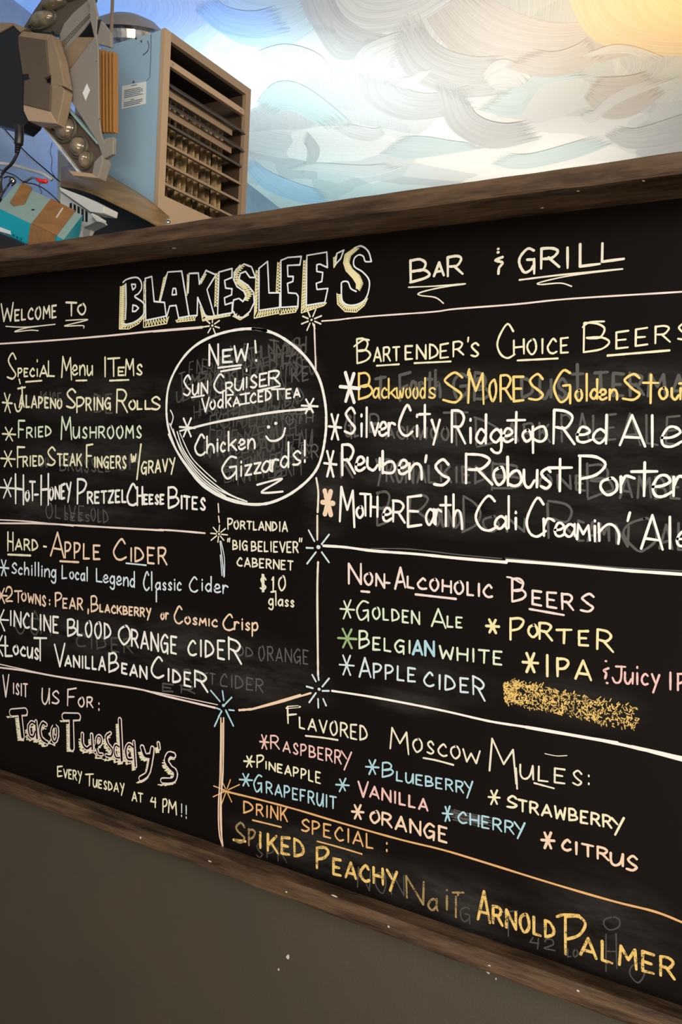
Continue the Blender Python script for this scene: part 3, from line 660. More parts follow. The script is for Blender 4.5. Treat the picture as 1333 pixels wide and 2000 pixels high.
lettering('yellow third dish line under the left heading', 'y', ('F',35,50,912,911,38), ('RIED',46,86,911,909,19), ('S',91,110,910,909,36), ('TEAK',113,160,909,909,22), ('F',170,183,913,911,43), ('INGERS',185,247,912,915,19,24),
    ('w',257,266,901,900,13), ('GRAVY',277,342,926,918,23,23), stars=[(16,896,10,16)], unders=[(4.5,(276,868),(268,936))], w=4.4)
lettering('bright white fourth dish line under the left heading', 'W', ('H',31,46,984,985,58), ('O',50,58,977,977,17), ('T',59,69,977,977,36), ('-',68,76,972,972,12), ('H',81,95,986,985,58), ('ONEY',97,139,975,972,20,30),
    ('P',152,171,983,982,46), ('RETZEL',172,247,983,980,21,23), ('C',249,268,988,987,42), ('H',269,279,986,985,34), ('EESE',282,321,984,984,17), ('B',330,350,992,991,40), ('I',354,357,993,993,24), ('TES',360,402,993,996,24,22),
    stars=[(15,953,11,21)], w=5.2)
# --- round notice
circ = ZG((700,85),(850,115),(980,190),(1100,300),(1190,440),(1235,600),(1250,760),(1240,900),(1215,1030),(1170,1140),(1080,1240),(950,1330),(800,1385),(640,1385),(480,1340),(330,1250),(220,1120),(120,960),(70,800),(60,650),(80,500),(150,350),(250,230),(380,150),(540,100))
c = Chalk(); cp = smooth_pts(circ, True, 6); c.stroke(cp+cp[1:5], 6.0, False)
for w_, p in [(3,((85,790),(130,900),(200,1030),(300,1160),(430,1270),(600,1350))),(3,((140,850),(180,970),(260,1090),(370,1200),(520,1310),(660,1370))),(4,((75,870),(130,980),(230,1120),(340,1240),(480,1330),(640,1378))),
             (2.5,((110,830),(160,980),(240,1110),(350,1230),(500,1330))),(2.5,((160,860),(240,1030),(330,1130),(430,1220))),(4,((1245,740),(1243,860),(1225,1000),(1180,1125))),(3,((90,690),(110,740),(95,800)))]:
    c.stroke(smooth_pts(ZG(*p), False, 6), w_, False)
c.build('chalk_ring', 'W', 'hand drawn cream ring, thickly scribbled at its lower left')
lettering('white exclamation word inside the ring', 'W', ('N',410,427,713,712,39), ('E',436,456,708,706,24), ('W',458,485,707,703,31), unders=[(4.5,*ZG((720,175),(727,262))), (4.5,*ZG((445,375),(615,355))), (4.5,*ZG((465,402),(612,376))), (5.5,*ZG((727,318),(729,324)))], w=5.2)
lettering('white second line inside the ring', 'W', ('S',357,374,773,771,38), ('UN',377,406,771,768,19,23), ('C',419,439,768,766,37), ('R',442,456,768,767,20), ('U',460,476,762,761,22), ('i',481,484,757,757,20,{'asc':1.6}), ('S',489,503,758,756,24), ('E',508,523,755,753,24), ('R',526,548,753,750,27),
    unders=[(4,*ZG((248,595),(340,580))), (4,*ZG((740,545),(905,510))), (4,*ZG((513,578),(555,575)))], w=4.6)
lettering('white third line inside the ring', 'W', ('V',395,409,804,803,26), ('odkA',411,469,799,792,15,17), ('I',474,488,789,788,20), ('CED',490,531,787,781,18,20), ('T',531,556,781,780,20), ('EA',560,587,778,775,17), unders=[(4,(470,790),(488,787)),(4,(470,771),(488,768))], w=4.4)
c = Chalk(); c.line(*ZG((215,832),(400,785),(650,738),(900,700),(1130,680)), w=5.2)
for s_ in ((366.5,835,11,20),(605.5,793,11,15)): c.star(*s_, w=4.6)
c.line(*ZG((160,845),(215,830)), w=4); c.build('chalk_line', 'W', 'white bar with a star at each end inside the ring')
c = Chalk(); c.stroke(ZG((818,815)), 8); c.stroke(ZG((872,788)), 8); c.line(*ZG((803,885),(830,915),(880,915),(925,885),(943,825)), w=5); c.build('chalk_smile', 'W', 'white smiling face inside the ring')
lettering('white fourth line inside the ring', 'W', ('C',382,402,891,887,40), ('h',405,420,885,884,16,{'asc':1.0}), ('ic',424,441,882,881,17), ('k',447,463,880,879,20), ('en',467,498,878,876,18), w=5, asc=.8)
lettering('white fifth line inside the ring', 'W', ('G',435,465,936,932,42), ('izz',470,510,930,923,19), ('a',513,530,923,920,21), ('r',533,545,921,919,22), ('d',549,566,914,912,22,{'asc':1.2}), ('s',571,589,910,906,27), ('!',592,600,903,903,42),
    unders=[(4.5,*ZG((735,1245),(920,1200),(775,1290),(800,1305),(925,1295)))], w=5)

# --- ciders
lettering('yellow and peach cider heading', 'H', ('A',100,125,1084,1088,45), ('PP',128,158,1089,1091,30), ('LE',164,197,1091,1092,28,26), ('C',223,247,1094,1093,40), ('I',255,259,1096,1096,25), ('DER',265,326,1097,1102,27,32), unders=[(4.5,(118,1096),(154,1098))], w=4.8)
lettering('yellow start of the cider heading', 'y', ('H',16,26,1075,1076,36), ('ARD',31,75,1073,1075,20), ('-',86,92,1071,1072,8), unders=[(4.5,(16,1083),(60,1085))], w=4.4)
lettering('pale blue first cider line', 'b', ('S',23,34,1120,1119,20), ('chilling',37,110,1121,1128,12,15), ('L',122,132,1129,1129,24), ('ocal',137,172,1129,1135,12,14), ('L',189,201,1135,1136,25), ('egend',203,264,1137,1147,14,16), ('C',281,292,1153,1152,36), ('l',295,299,1153,1153,19), ('assic',305,355,1151,1153,13,15), ('C',371,387,1156,1155,29), ('ider',394,446,1153,1160,15,15),
    stars=[(8,1109,7,18)], unders=[(4,(306,1154),(306,1175)), (3.5,(247,1100),(286,1104))], w=4, asc=.9)
lettering('peach second cider line', 'H', ('2',12,25,1174,1174,27), ('T',29,43,1177,1177,23), ('OWNS',43,90,1172,1184,14,20), (':',96,99,1181,1181,13), ('P',109,122,1184,1184,26), ('EAR',124,162,1187,1191,18,22), (',',172,174,1194,1194,14), ('B',179,192,1195,1194,30), ('LACKBERRY',196,295,1194,1206,13,17),
    ('or',315,330,1209,1209,11), ('C',341,357,1218,1217,33), ('OSMIC',362,425,1217,1224,12,13), ('C',437,457,1231,1230,31), ('risp',459,504,1229,1231,14), stars=[(3,1163,9,16)], w=4.3)
lettering('bright white third cider line', 'W', ('INCLINE',20,115,1221,1236,28,31), ('B',133,149,1242,1241,32), ('LOOD',152,218,1240,1248,28,29), ('O',233,256,1257,1257,34), ('RANGE',258,346,1262,1277,32,33), ('CIDE',368,440,1279,1287,28,35), ('R',448,472,1288,1297,42), stars=[(0,1210,14,24)], w=5)
lettering('bright white fourth cider line', 'W', ('L',11,26,1282,1280,38), ('OCUS',27,76,1276,1288,15,21), ('T',67,92,1289,1289,42), ('V',107,127,1301,1300,42), ('ANILLA',128,206,1300,1309,19,25), ('B',214,232,1313,1311,36), ('EAN',239,287,1314,1326,18,23), ('C',296,320,1324,1323,40), ('IDE',328,374,1329,1341,22,26), ('R',382,406,1342,1351,32), stars=[(-4,1260,14,22)], w=5)
# --- portlandia
lettering('small cream first line under the ring', 'C', ('P',446,456,1033,1033,20), ('ORTLANDIA',458,562,1032,1038,14,18), w=3.8)
lettering('small cream second line under the ring', 'C', ('"',444,451,1072,1072,20), ('BIG',456,484,1073,1074,17), ('BELIEVER',492,583,1076,1079,18,20), ('"',584,592,1075,1075,24), w=3.8)
lettering('small cream third line under the ring', 'C', ('CABERNET',464,573,1105,1113,16,17), w=3.8)
lettering('cream price under the ring', 'C', ('$',508,521,1151,1151,24), ('10',530,559,1156,1151,29,25), w=4)
lettering('cream last line of the wine note', 'C', ('glass',526,575,1181,1185,12,12), w=3.8)

# --- bartender's choice
lettering('pale yellow heading above the beer list', 'y', ('B',698,724,709,707,46), ('ART',731,781,706,704,26), ('END',793,858,702,699,26,27), ('ER',861,906,700,693,27), ("'",914,917,684,684,20), ('s',919,937,697,696,27),
    ('C',972,1006,700,698,65), ('H',1005,1024,693,691,28), ('OICE',1031,1112,691,689,27,29), ('B',1142,1191,688,686,56), ('EERS',1205,1348,681,662,32,33),
    unders=[(4,*ZI((225,205),(290,158),(330,160))), (4,*ZJ((640,140),(690,105),(790,100))), (4,*ZI((385,340),(540,330))), (4,*ZI((650,322),(905,310))), (4.5,*ZJ((185,372),(465,358))), (5,*ZJ((815,338),(1245,302)))], w=4.5)
lettering('deep yellow first beer line', 'D', ('B',702,728,780,778,50), ('ac',730,757,777,777,19,{'w':4.4}), ('k',760,774,778,778,19,{'w':4.6}), ('wood',776,832,776,778,18,20,{'w':4}), ('s',837,852,778,777,20,{'w':4.4}),
    ('S',862,908,787,784,58), ("'",912,921,757,757,30), ('M',915,946,786,789,58), ('O',957,971,781,781,38), ('R',979,1000,783,780,48), ('E',1004,1025,783,781,46), ('S',1030,1064,783,781,50),
    ('G',1084,1118,786,783,60), ('o',1125,1139,782,782,20), ('l',1145,1149,783,783,26), ('d',1155,1169,779,779,19), ('en',1172,1206,780,781,19), ('S',1214,1255,783,781,52), ('t',1257,1287,788,788,31,{'asc':1.0}), ('ou',1289,1330,778,780,21), ('t',1328,1350,785,785,28), w=5.4, asc=1.0)
Chalk().star(684,757,13,33,8).build('chalk_star', 'W', 'thick white star before the first beer')
lettering('thick white second beer line', 'W', ('S',672,697,848,846,50), ('i',704,710,853,852,24,{'asc':1.6}), ('l',714,720,853,853,28), ('v',726,740,851,851,25), ('e',742,757,851,850,25), ('r',760,773,852,852,25),
    ('C',780,806,854,850,60), ('i',813,818,852,852,20,{'asc':2.2}), ('t',820,841,853,853,34), ('y',844,860,848,848,28), ('R',884,910,864,865,62), ('i',917,923,865,865,29,{'asc':1.2}), ('d',931,952,866,866,28), ('g',960,982,864,866,27), ('e',984,1003,864,863,25), ('t',992,1026,864,864,33), ('o',1022,1040,861,862,21), ('p',1042,1069,862,863,28),
    ('R',1083,1124,866,868,64), ('e',1128,1156,863,864,28), ('d',1160,1188,866,867,28), ('A',1211,1262,870,872,60), ('l',1272,1278,872,872,30), ('e',1294,1333,873,870,36), stars=[(655,834,10,28,5.5)], w=5.9, asc=1.0)
lettering('thick white third beer line', 'W', ('R',669,694,927,926,58), ('e',696,714,920,918,25), ('u',719,743,917,918,23), ('b',748,773,924,925,22), ('e',780,798,927,925,26), ('n',801,824,936,937,30), ("'",830,836,926,926,30), ('S',845,881,950,946,50),
    ('R',912,962,945,946,58), ('o',965,989,945,945,31), ('b',993,1020,948,949,28), ('u',1024,1050,950,951,32), ('s',1054,1079,954,952,38), ('t',1072,1117,959,959,35), ('P',1133,1188,963,963,72), ('o',1174,1209,966,966,32), ('r',1214,1240,962,962,31), ('t',1234,1285,969,969,37), ('e',1277,1314,971,968,40), ('r',1317,1345,969,970,38), stars=[(646,906,10,30,5.5)], w=6.4, asc=.95)
lettering('thick white fourth beer line', 'W', ('M',665,693,1017,1028,68), ('O',697,711,1010,1011,21), ('T',704,725,1007,1007,42), ('H',725,738,1008,1009,38), ('e',749,766,1018,1018,25), ('R',769,791,1019,1021,40), ('E',798,826,1028,1026,58), ('a',833,850,1024,1024,30), ('r',852,863,1024,1024,28), ('t',861,882,1028,1028,32), ('h',887,905,1028,1034,32,{'asc':.95}),
    ('C',930,972,1038,1036,70), ('a',968,991,1032,1033,24), ('l',992,997,1031,1031,31), ('i',1006,1011,1034,1034,22,{'asc':1.2}), ('C',1029,1066,1050,1044,74), ('r',1063,1084,1047,1047,33), ('e',1085,1104,1047,1047,25), ('a',1104,1125,1048,1048,24), ('M',1128,1153,1053,1055,29), ('i',1160,1166,1057,1057,29,{'asc':.8}), ('n',1171,1209,1056,1063,34), ("'",1222,1238,1046,1040,34),
    ('A',1253,1296,1071,1074,66), ('l',1307,1312,1071,1071,31), ('e',1324,1352,1067,1066,28), w=5.7, asc=1.0)
Chalk().star(641,982,9,26,11).build('chalk_star', 'H', 'thick smudged peach star before the fourth beer')

# --- non-alcoholic
lettering('pale pink heading of the lower right list', 'p', ('N',682,706,1140,1141,39), ('ON',713,752,1139,1148,20,26), ('-',755,763,1143,1144,10), ('A',773,793,1149,1148,39), ('LCOHOLIC',797,962,1147,1167,21,24),
    ('B',1001,1028,1175,1174,44), ('EER',1041,1121,1180,1192,26,30), ('S',1133,1163,1195,1193,34), unders=[(4,*ZO((78,25),(120,35),(180,70))), (5,*ZN((247,240),(305,245))), (5,*ZN((640,262),(780,278),(930,295))), (5,*ZO((240,255),(360,276),(485,298)))], w=5.2)
lettering('pale green first line of the lower right list', 'G', ('G',698,722,1211,1209,36), ('OLDEN',729,820,1207,1219,20,24), ('A',844,871,1223,1227,36), ('LE',875,904,1224,1226,20), stars=[(679,1190,10,19)], w=4.4)
lettering('yellow dark ale name on the right', 'Y', ('P',998,1026,1248,1246,40), ('O',1033,1052,1243,1243,22), ('R',1055,1079,1248,1250,32), ('T',1089,1117,1256,1256,26), ('E',1132,1151,1260,1260,27), ('R',1168,1198,1268,1274,38), stars=[(963,1223,10,15,6)], w=5.6)
lettering('pale green second line of the lower right list', 'G', ('B',703,722,1266,1264,33), ('ELGI',730,803,1268,1276,23,24), ('WHITE',860,982,1285,1298,23,25), w=4.8)
lettering('blue letters within the pale green line', 'B', ('AN',808,848,1277,1281,26,28), w=6)
Chalk().star(679,1247,14,22,5).build('chalk_star', 'g', 'green star in the lower right list')
lettering('yellow initials beside the star on the right', 'Y', ('I',1067,1073,1321,1321,42), ('PA',1090,1155,1320,1328,34,36), stars=[(1037,1294,12,22,6)], w=6)
c = Chalk(); c.stroke(ZO((786,628)), 5); c.line(*ZO((805,680),(772,695),(790,715),(782,752)), w=5); c.stroke(ZO((795,785)), 5)
c.word('J',1197,1222,1332,1332,30,w=4.6); c.word('uicy',1222,1289,1334,1339,21,21,w=4.6,asc=1.2); c.word('I',1309,1312,1346,1346,32,w=4.8); c.word('P',1325,1341,1348,1348,32,w=4.8); c.word('A',1346,1368,1350,1352,32,w=4.8)
c.build('chalk_lettering', 'P', 'pink addition at the far right of the lower list')
lettering('pale blue third line of the lower right list', 'b', ('A',703,725,1321,1322,37), ('PPLE',731,813,1324,1331,28,25), ('C',829,848,1339,1340,26), ('IDE',857,917,1345,1353,27), ('R',925,948,1356,1368,36), stars=[(678,1299,11,22)], w=4.6)
# gold scribbled-out patch: many dense strokes
def gold_patch():
    c = Chalk(.0004); r = random.Random(3)
    top = ZO((50,780),(160,765),(330,800),(500,850),(720,895),(1000,950)); bot = ZO((60,925),(200,960),(400,1000),(650,1050),(850,1105),(1025,1115))
    n = 10
    def L(p, t):
        i = min(int(t*(len(p)-1)), len(p)-2); u = t*(len(p)-1)-i; return (p[i][0]+(p[i+1][0]-p[i][0])*u, p[i][1]+(p[i+1][1]-p[i][1])*u)
    for i in range(900):
        t = r.random(); u = r.random(); a = L(top, t); b = L(bot, t)
        if t > .75 and r.random() < .35: continue
        x, y = a[0]+(b[0]-a[0])*u, a[1]+(b[1]-a[1])*u; l = r.uniform(2, 7); an = r.choice((.3, -.9, 1.3))+r.uniform(-.3, .3)
        c.stroke([(x, y), (x+l*math.cos(an), y+l*math.sin(an))], r.uniform(1.2, 3.0))
    return c.build('chalk_patch', 'S', 'patch of rough gold chalk covering an entry')
gold_patch()

# --- mules
lettering('cream heading above the flavour list', 'C', ('F',563,586,1412,1411,32), ('LAVORED',586,719,1421,1448,20,29), ('M',764,799,1462,1474,42), ('OSCO',808,900,1466,1482,25,22), ('W',906,938,1487,1491,24), ('M',958,1009,1504,1530,64), ('ULES',1017,1139,1519,1534,26,28), (':',1147,1155,1530,1534,26),
    unders=[(4,(1009,1500),(1011,1540)), (4,*ZH((518,85),(620,75))), (4,*ZH((660,285),(780,298),(890,315))), (4,*ZQ((390,445),(500,465),(650,505))), (4,*ZP((355,370),(485,405))), (2,*ZP((425,175),(500,190),(570,188)))], w=4.2)
lettering('pink first flavour', 'P', ('R',530,546,1462,1463,25), ('ASPBERR',554,667,1467,1492,19,25), ('Y',668,687,1494,1496,27), stars=[(517,1449,7,15)], w=3.8)
lettering('yellow second flavour', 'y', ('P',503,517,1498,1497,22), ('INEAPPLE',519,627,1501,1530,14,21), stars=[(487.5,1487,8,13)], w=3.8)
lettering('blue flavour under the yellow one', 'B', ('G',497,513,1546,1544,31), ('RAPEFRUIT',521,657,1548,1580,21,23), stars=[(481,1523,9,14)], w=4)
lettering('blue flavour right of the pink one', 'B', ('B',748,769,1517,1516,27), ('LUEBERR',776,906,1524,1549,17,22), ('Y',908,924,1551,1551,25), stars=[(728,1498,9,15)], w=4)
Chalk().star(670,1533,9,14,3.8).build('chalk_star', 'B')
lettering('pink flavour in the middle of the list', 'P', ('V',701,720,1556,1556,29), ('ANILLA',724,836,1556,1583,22,20), w=4.8)
lettering('pale yellow flavour at the right', 'y', ('S',989,1012,1577,1577,22), ('TRAWBERR',1014,1195,1583,1617,21,23), ('Y',1196,1219,1622,1623,25), stars=[(966,1557,9,15,4.5)], w=5)
lettering('cream flavour below the pink one', 'H', ('O',725,743,1606,1606,21), ('RANGE',748,874,1611,1645,24,28), stars=[(699.5,1585.5,9,15,5)], w=5.4)
lettering('smudged pale blue flavour', 'B', ('CHERR',896,1004,1605,1629,21,23), ('Y',1006,1026,1630,1631,24), stars=[(875,1589,7,17)], w=4.2)
lettering('peach flavour at the lower right', 'H', ('C',1099,1116,1660,1661,21), ('ITR',1124,1189,1667,1680,22), ('U',1194,1218,1688,1691,22), ('S',1223,1247,1699,1699,27), stars=[(1071,1641,10,18,6)], w=5.6)
lettering('orange heading of the drink special', 'O', ('D',477,496,1587,1587,22), ('RINK',502,562,1591,1604,20,26), ('S',588,606,1623,1623,23), ('PECIAL',611,730,1628,1657,25,26), (':',755,758,1662,1662,24), unders=[(3.6,*ZH((275,895),(380,920),(480,945))), (3.6,*ZR((590,195),(720,230),(860,272)))], w=4.2)
lettering('rough gold words of the drink special', 'S', ('I',507,511,1656,1656,30), ('KED',524,596,1662,1675,32,33), ('P',620,645,1694,1694,38), ('EACHY',652,776,1707,1733,30,30), ('A',934,958,1796,1803,58), ('RNOLD',964,1085,1803,1834,34,32), ('P',1106,1148,1862,1862,72), ('ALMER',1135,1318,1864,1912,36,38),
    unders=[(6,*ZS((722,375),(760,365),(830,370))), (6,(457,1640),(480,1643))], w=6.5)
lettering('faded gold words between the gold ones', 's', ('S',458,481,1646,1645,38), ('P',487,500,1650,1650,30), ('N',795,828,1752,1765,42), ('a',838,856,1776,1778,22), ('i',872,876,1776,1776,26), ('I',889,894,1790,1790,40), ('T',885,906,1749,1749,6), w=5)
# --- visit us
lettering('pale pink heading at the lower left', 'p', ('V',6,18,1361,1360,42), ('ISIT',26,54,1354,1361,19,25), ('U',83,97,1374,1374,29), ('S',101,117,1374,1373,24), ('F',133,151,1377,1375,31), ('OR',154,182,1379,1382,16,21), (':',193,195,1387,1387,20), w=4)
lettering('yellow weekday and time line at the lower left', 'y', ('E',113,123,1516,1515,19), ('VERY',125,160,1518,1525,16,18), ('T',168,183,1534,1534,22), ('UESDAY',183,243,1536,1549,14,18), ('AT',259,279,1563,1567,17), ('4',295,306,1573,1575,16), ('P',319,328,1586,1586,25), ('M',330,345,1586,1591,24), w=3.6)
lettering('two pale blue exclamation marks at the lower left', 'b', ('!',353,358,1594,1594,24), ('!',362,367,1598,1598,25), w=3)
TT = [  # (stroke skeleton in zoom-E pixels, width)
 ([(72,338),(150,332)],50),([(120,345),(136,480)],36),
 ([(210,405),(190,395),(172,420),(178,470),(200,480),(212,450)],20),([(215,390),(222,490)],22),
 ([(275,410),(255,400),(240,440),(250,490),(282,515)],24),
 ([(325,415),(310,440),(312,490),(328,510),(342,480),(342,430),(325,415)],20),
 ([(385,362),(465,362)],46),([(425,380),(428,545)],40),
 ([(490,465),(492,520),(515,550),(540,535)],22),([(545,470),(550,555)],20),
 ([(570,540),(600,520),(600,485),(580,480),(572,530),(585,580),(608,585)],18),
 ([(655,460),(632,480),(640,520),(668,560),(660,595),(630,590)],20),
 ([(712,380),(724,620)],28),([(708,540),(688,530),(678,560),(688,600),(712,605)],18),
 ([(790,540),(765,525),(748,560),(758,610),(785,615)],20),([(795,510),(805,655)],20),
 ([(845,545),(862,590),(888,595)],32),([(905,550),(892,640),(875,700),(835,728)],30),
 ([(940,520),(945,550)],20),
 ([(1030,590),(1005,585),(988,620),(1010,660),(1040,690),(1030,735),(965,740)],34),
]
ca, cb, cc = Chalk(.0004), Chalk(.0009), Chalk(.0014)
for pts, wd in TT:
    sh = [(x-11, y+25) for x, y in pts]
    P = smooth_pts(ZE(*pts), False, 5); S2 = smooth_pts(ZE(*sh), False, 5)
    wp = wd/3.03
    ca.hatch([(x-wp*.5, y) for x, y in S2], [(x+wp*.45, y) for x, y in S2], max(8, int(math.dist(S2[0], S2[-1])/1.6)), 2.0)
    ca.hatch([(x-wp*.45, y+2) for x, y in S2][::-1], [(x+wp*.5, y-2) for x, y in S2][::-1], max(8, int(math.dist(S2[0], S2[-1])/2.5)), 1.8)
    rs = rng.getstate(); cb.stroke(P, wp+3.4, False)
    rng.setstate(rs); cc.stroke(P, wp-2.6, False)
ca.build('letter_shading', 'y', 'yellow scribbled shading of the outlined weekday letters')
cb.build('chalk_lettering', 'p', 'outlined letters of the weekday offer at the lower left')
cc.build('letter_centre', M_blackfill, 'black centres of the outlined weekday letters')
c = Chalk(.0019)
for x, y in ((197,440),(328,462),(700,565),(765,572),(590,500)): c.stroke(ZE((x, y),(x, y+8)), 3.2)
c.build('chalk_dot', 'P', 'pink dots in the counters of the weekday letters')

# --- erased older writing
def ghost(key, *items, w=5, label=None):
    par = holder('erased_line', label)
    for it in items:
        c = Chalk(.0002); c.word(*it[:6], w=it[6] if len(it) > 6 else w, jit=.06, asc=1.0); c.build('erased_word', key, None, par)
    return par
ghost('E', ('OD',463,495,1279,1283,17), ('ORANGE',506,603,1288,1297,26), ('FT',399,420,1335,1336,20), ('CIDER',431,515,1340,1352,24), w=3.2, label='grey half erased words right of the cider list')
ghost('e', ('DRA',340,396,1332,1336,26), ('ER',318,380,1349,1354,14), ('A',60,78,1215,1215,22), ('CIDER',150,260,1262,1276,26), ('OUT',30,110,1236,1240,28), w=4)
ghost('E', ('T',735,753,778,778,40), ('F',782,804,786,780,54), ('arth',802,862,772,776,26), ('GB',886,955,778,782,50), ('Dust',1020,1140,775,778,36), ('TERMA',1162,1340,770,776,42), ('C',925,945,760,760,22), w=7, label='grey erased words behind the first beer line')
ghost('E', ('GL',675,702,852,852,40), ('B',724,745,845,845,34), ('ACKWOO',755,878,856,858,22), ('D',930,985,870,870,52), ('T',870,915,866,866,62), ('ARK',990,1075,862,862,34), ('PALE',1098,1205,862,858,50), ('ALE',1215,1330,866,868,56), w=5, label='grey erased words behind the second beer line')
ghost('E', ('K',668,690,930,935,44), ('YRON',735,808,937,941,40), ('AL',815,850,942,942,30), ('KIED',862,950,940,944,30), ('B',965,1022,955,955,50), ('ONE',1055,1145,954,957,26), ('B',1150,1198,972,972,66), ('AMBE',1212,1330,970,974,40), w=5.5, label='grey erased words behind the third beer line')
ghost('E', ('B',738,768,1026,1024,62), ('R',800,840,1026,1020,56), ('OUND',850,900,1026,1030,32), ('D',905,945,1036,1036,64), ('ON',945,1025,1036,1038,26), ('R',1073,1125,1050,1050,68), ('EAM',1130,1190,1054,1058,36), ('N',1205,1228,1060,1066,36), ('O',1222,1290,1072,1072,60), ('AL',1290,1345,1072,1076,50), w=5.5, label='grey erased words behind the fourth beer line')
ghost('e', ('K',80,92,788,788,22), ('HSE',90,120,790,790,22), ('BE',185,220,805,805,34), ('BRUSSEL',118,215,920,922,26), ('SH',232,270,920,915,28), ('DO',80,95,912,912,18), w=4, label='faint erased words in the dish list')
ghost('E', ('OLIVE',90,165,1010,1015,26), ('SESS',125,175,1015,1019,14), ('OLD',178,212,1016,1022,24), w=2.6, label='grey erased words under the dish list')
ghost('e', ('G',900,920,1800,1802,30), ('T',980,1010,1830,1830,50), ('42',1035,1085,1850,1856,20), ('SPK',500,560,1672,1684,26), ('NON',700,790,1735,1750,40), ('O',1180,1215,1815,1815,24), ('H',1185,1205,1895,1895,70), ('O',1232,1262,1918,1918,36), ('LO',1110,1130,1868,1868,14), w=3, label='faint erased words along the bottom of the board')
c = Chalk(.0002); r = random.Random(8)
rows = [(700,440,600),(725,370,610),(750,350,620),(775,345,560),(805,380,600),(830,410,620),(860,410,600),(885,400,622),(910,440,612),(935,440,590)]
for y, xa, xb in rows:
    x = xa
    while x < xb-12:
        c.word(r.choice('HRNKTAEUMLXBD'), x, x+r.uniform(9, 15), y+r.uniform(-4, 4)-(x-xa)*.12+10, y-(x-xa)*.12+8, r.uniform(20, 32), w=r.uniform(2.5, 4.2), jit=.1); x += r.uniform(10, 15)
c.build('erased_lettering', 'e', 'tangle of faint erased writing inside the ring')
ghost('E', ('T',528,545,705,705,40), ('R',555,585,722,715,48), ('KE',570,604,745,742,26), ('OTH',560,612,830,824,18), ('ER',590,622,892,894,24), w=3.2)
c = Chalk(.0002)
for p in [((700,1000),(720,1010)),]: pass
for px, py, n in [(925,1600,16)]:
    for i in range(n): c.line((885+r.uniform(-6,6),1583+r.uniform(-5,8)+i*.8),(950+r.uniform(-8,14),1598+r.uniform(-4,6)+i*1.0), w=1.4)
c.build('chalk_smear', 'E', 'pale smear across the smudged flavour')

# ------------------------------------------------------------------ things above and behind the board
def P_y(pts, Y): return [at_y(x, y, Y) for x, y in pts]
ZT = zt_(0, 0, 3.9206); ZU = zt_(0, 220, 3.9206); ZX = zt_(180, 0, 3.508)

# --- louvred air cleaner: its side, with blue light put into the enamel, faces the board, its louvres face right
YB = 1.84
ct, cbm = at_y(321, 57, YB), at_y(309, 430, YB)
XB = (ct.x+cbm.x)/2; ZTOP = ct.z
far = at_x(489, 181, XB); YF = far.y
lw = at_y(205, 90, YB).x
ac = empty('air_cleaner', (XB-.2, (YB+YF)/2, CTOP), 'tall ceiling air cleaner, blue light put into its colour, with brown louvres on its right face', 'air cleaner')
MB().box((lw-.12, YB, CTOP+.002), (XB-.24, YF, ZTOP)).build('cabinet', M_bluelit, ac, bevel=.003)
cab = MB(); T = .004
cab.box((XB-.24, YB, CTOP+.002), (XB-.012, YB+T, ZTOP)); cab.box((XB-.24, YF-T, CTOP+.002), (XB-.012, YF, ZTOP)); cab.box((XB-.24, YB+T, ZTOP-T), (XB-.012, YF-T, ZTOP))
cab.build('cabinet_shell', M_bluelit, ac)
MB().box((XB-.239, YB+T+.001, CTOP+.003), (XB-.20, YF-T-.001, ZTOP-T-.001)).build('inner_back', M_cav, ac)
def yx(zx, zy): p = at_x(*ZX((zx, zy))[0], XB); return p.y, p.z
oy0, oz1 = yx(538, 285); oy1, _ = yx(1053, 660)
_, pz = yx(490, 1340)
fr = MB(); fr.box((XB-.012, YB-.002, CTOP+.002), (XB+.002, oy0, ZTOP+.002)); fr.build('front_frame', M_beige, ac)
MB().box((XB-.012, oy1, CTOP+.002), (XB+.002, YF+.002, ZTOP+.002)).build('front_frame', M_slat, ac)
MB().box((XB-.012, oy0, oz1), (XB+.002, oy1, ZTOP+.002)).build('front_frame', M_slat, ac)
MB().box((XB-.012, oy0, CTOP+.002), (XB+.001, oy1, pz)).build('lower_panel', M_beige, ac)
MB().box((XB-.2, oy0-.004, pz), (XB-.012, oy0-.001, oz1)).build('shade_liner_side', M_cav, ac)  # liner added in a dark colour so the cavity looks shaded
_, za = yx(535, 402); _, zb2 = yx(533, 448)
MB().box((XB-.016, oy0, zb2), (XB-.002, oy1, za)).build('cross_bar', M_beige, ac, bevel=.001)
for yy in (oy0+.015, oy1-.02): MB().lathe([(0,0),(.004,0),(.004,.003),(0,.004)], (XB-.002, yy, (za+zb2)/2), (1,0,0), 10).build('screw', M_steel, ac)
for zy in (545, 685):          # two opened louvre blades, tipped outwards
    _, z1 = yx(530, zy)
    MB().prism([(XB-.014, oy0+.003, z1), (XB+.006, oy0+.009, z1-.020), (XB+.005, oy0+.009, z1-.023), (XB-.017, oy0+.003, z1-.003)], (0, oy1-oy0-.008, 0)).build('louvre_blade', M_darkslat, ac)
    MB().box((XB-.018, oy0+.003, z1-.040), (XB-.013, oy1-.045, z1-.018)).build('louvre_lip', M_slat, ac)
MB().box((XB-.20, oy1, pz-.01), (XB-.0125, oy1+.004, oz1+.004)).build('shade_liner_side', mat('cavity_brown', (0.06, 0.035, 0.02), 0.7), ac)
MB().box((XB-.20, oy0, oz1), (XB-.0125, oy1, oz1+.003)).build('shade_liner_top', M_cav, ac)  # dark liner, shade under the cavity top put into its colour
for zy in (830, 968, 1108, 1248):
    _, z1 = yx(515, zy)
    MB().prism([(XB-.045, oy0+.002, z1+.014), (XB-.002, oy0+.002, z1-.002), (XB-.002, oy0+.002, z1-.010), (XB-.045, oy0+.002, z1+.008)], (0, oy1-oy0-.004, 0)).build('louvre_blade', M_darkslat if zy == 830 else M_slat, ac, bevel=.001)
_, zfin = yx(530, 600)
span = oy1-oy0
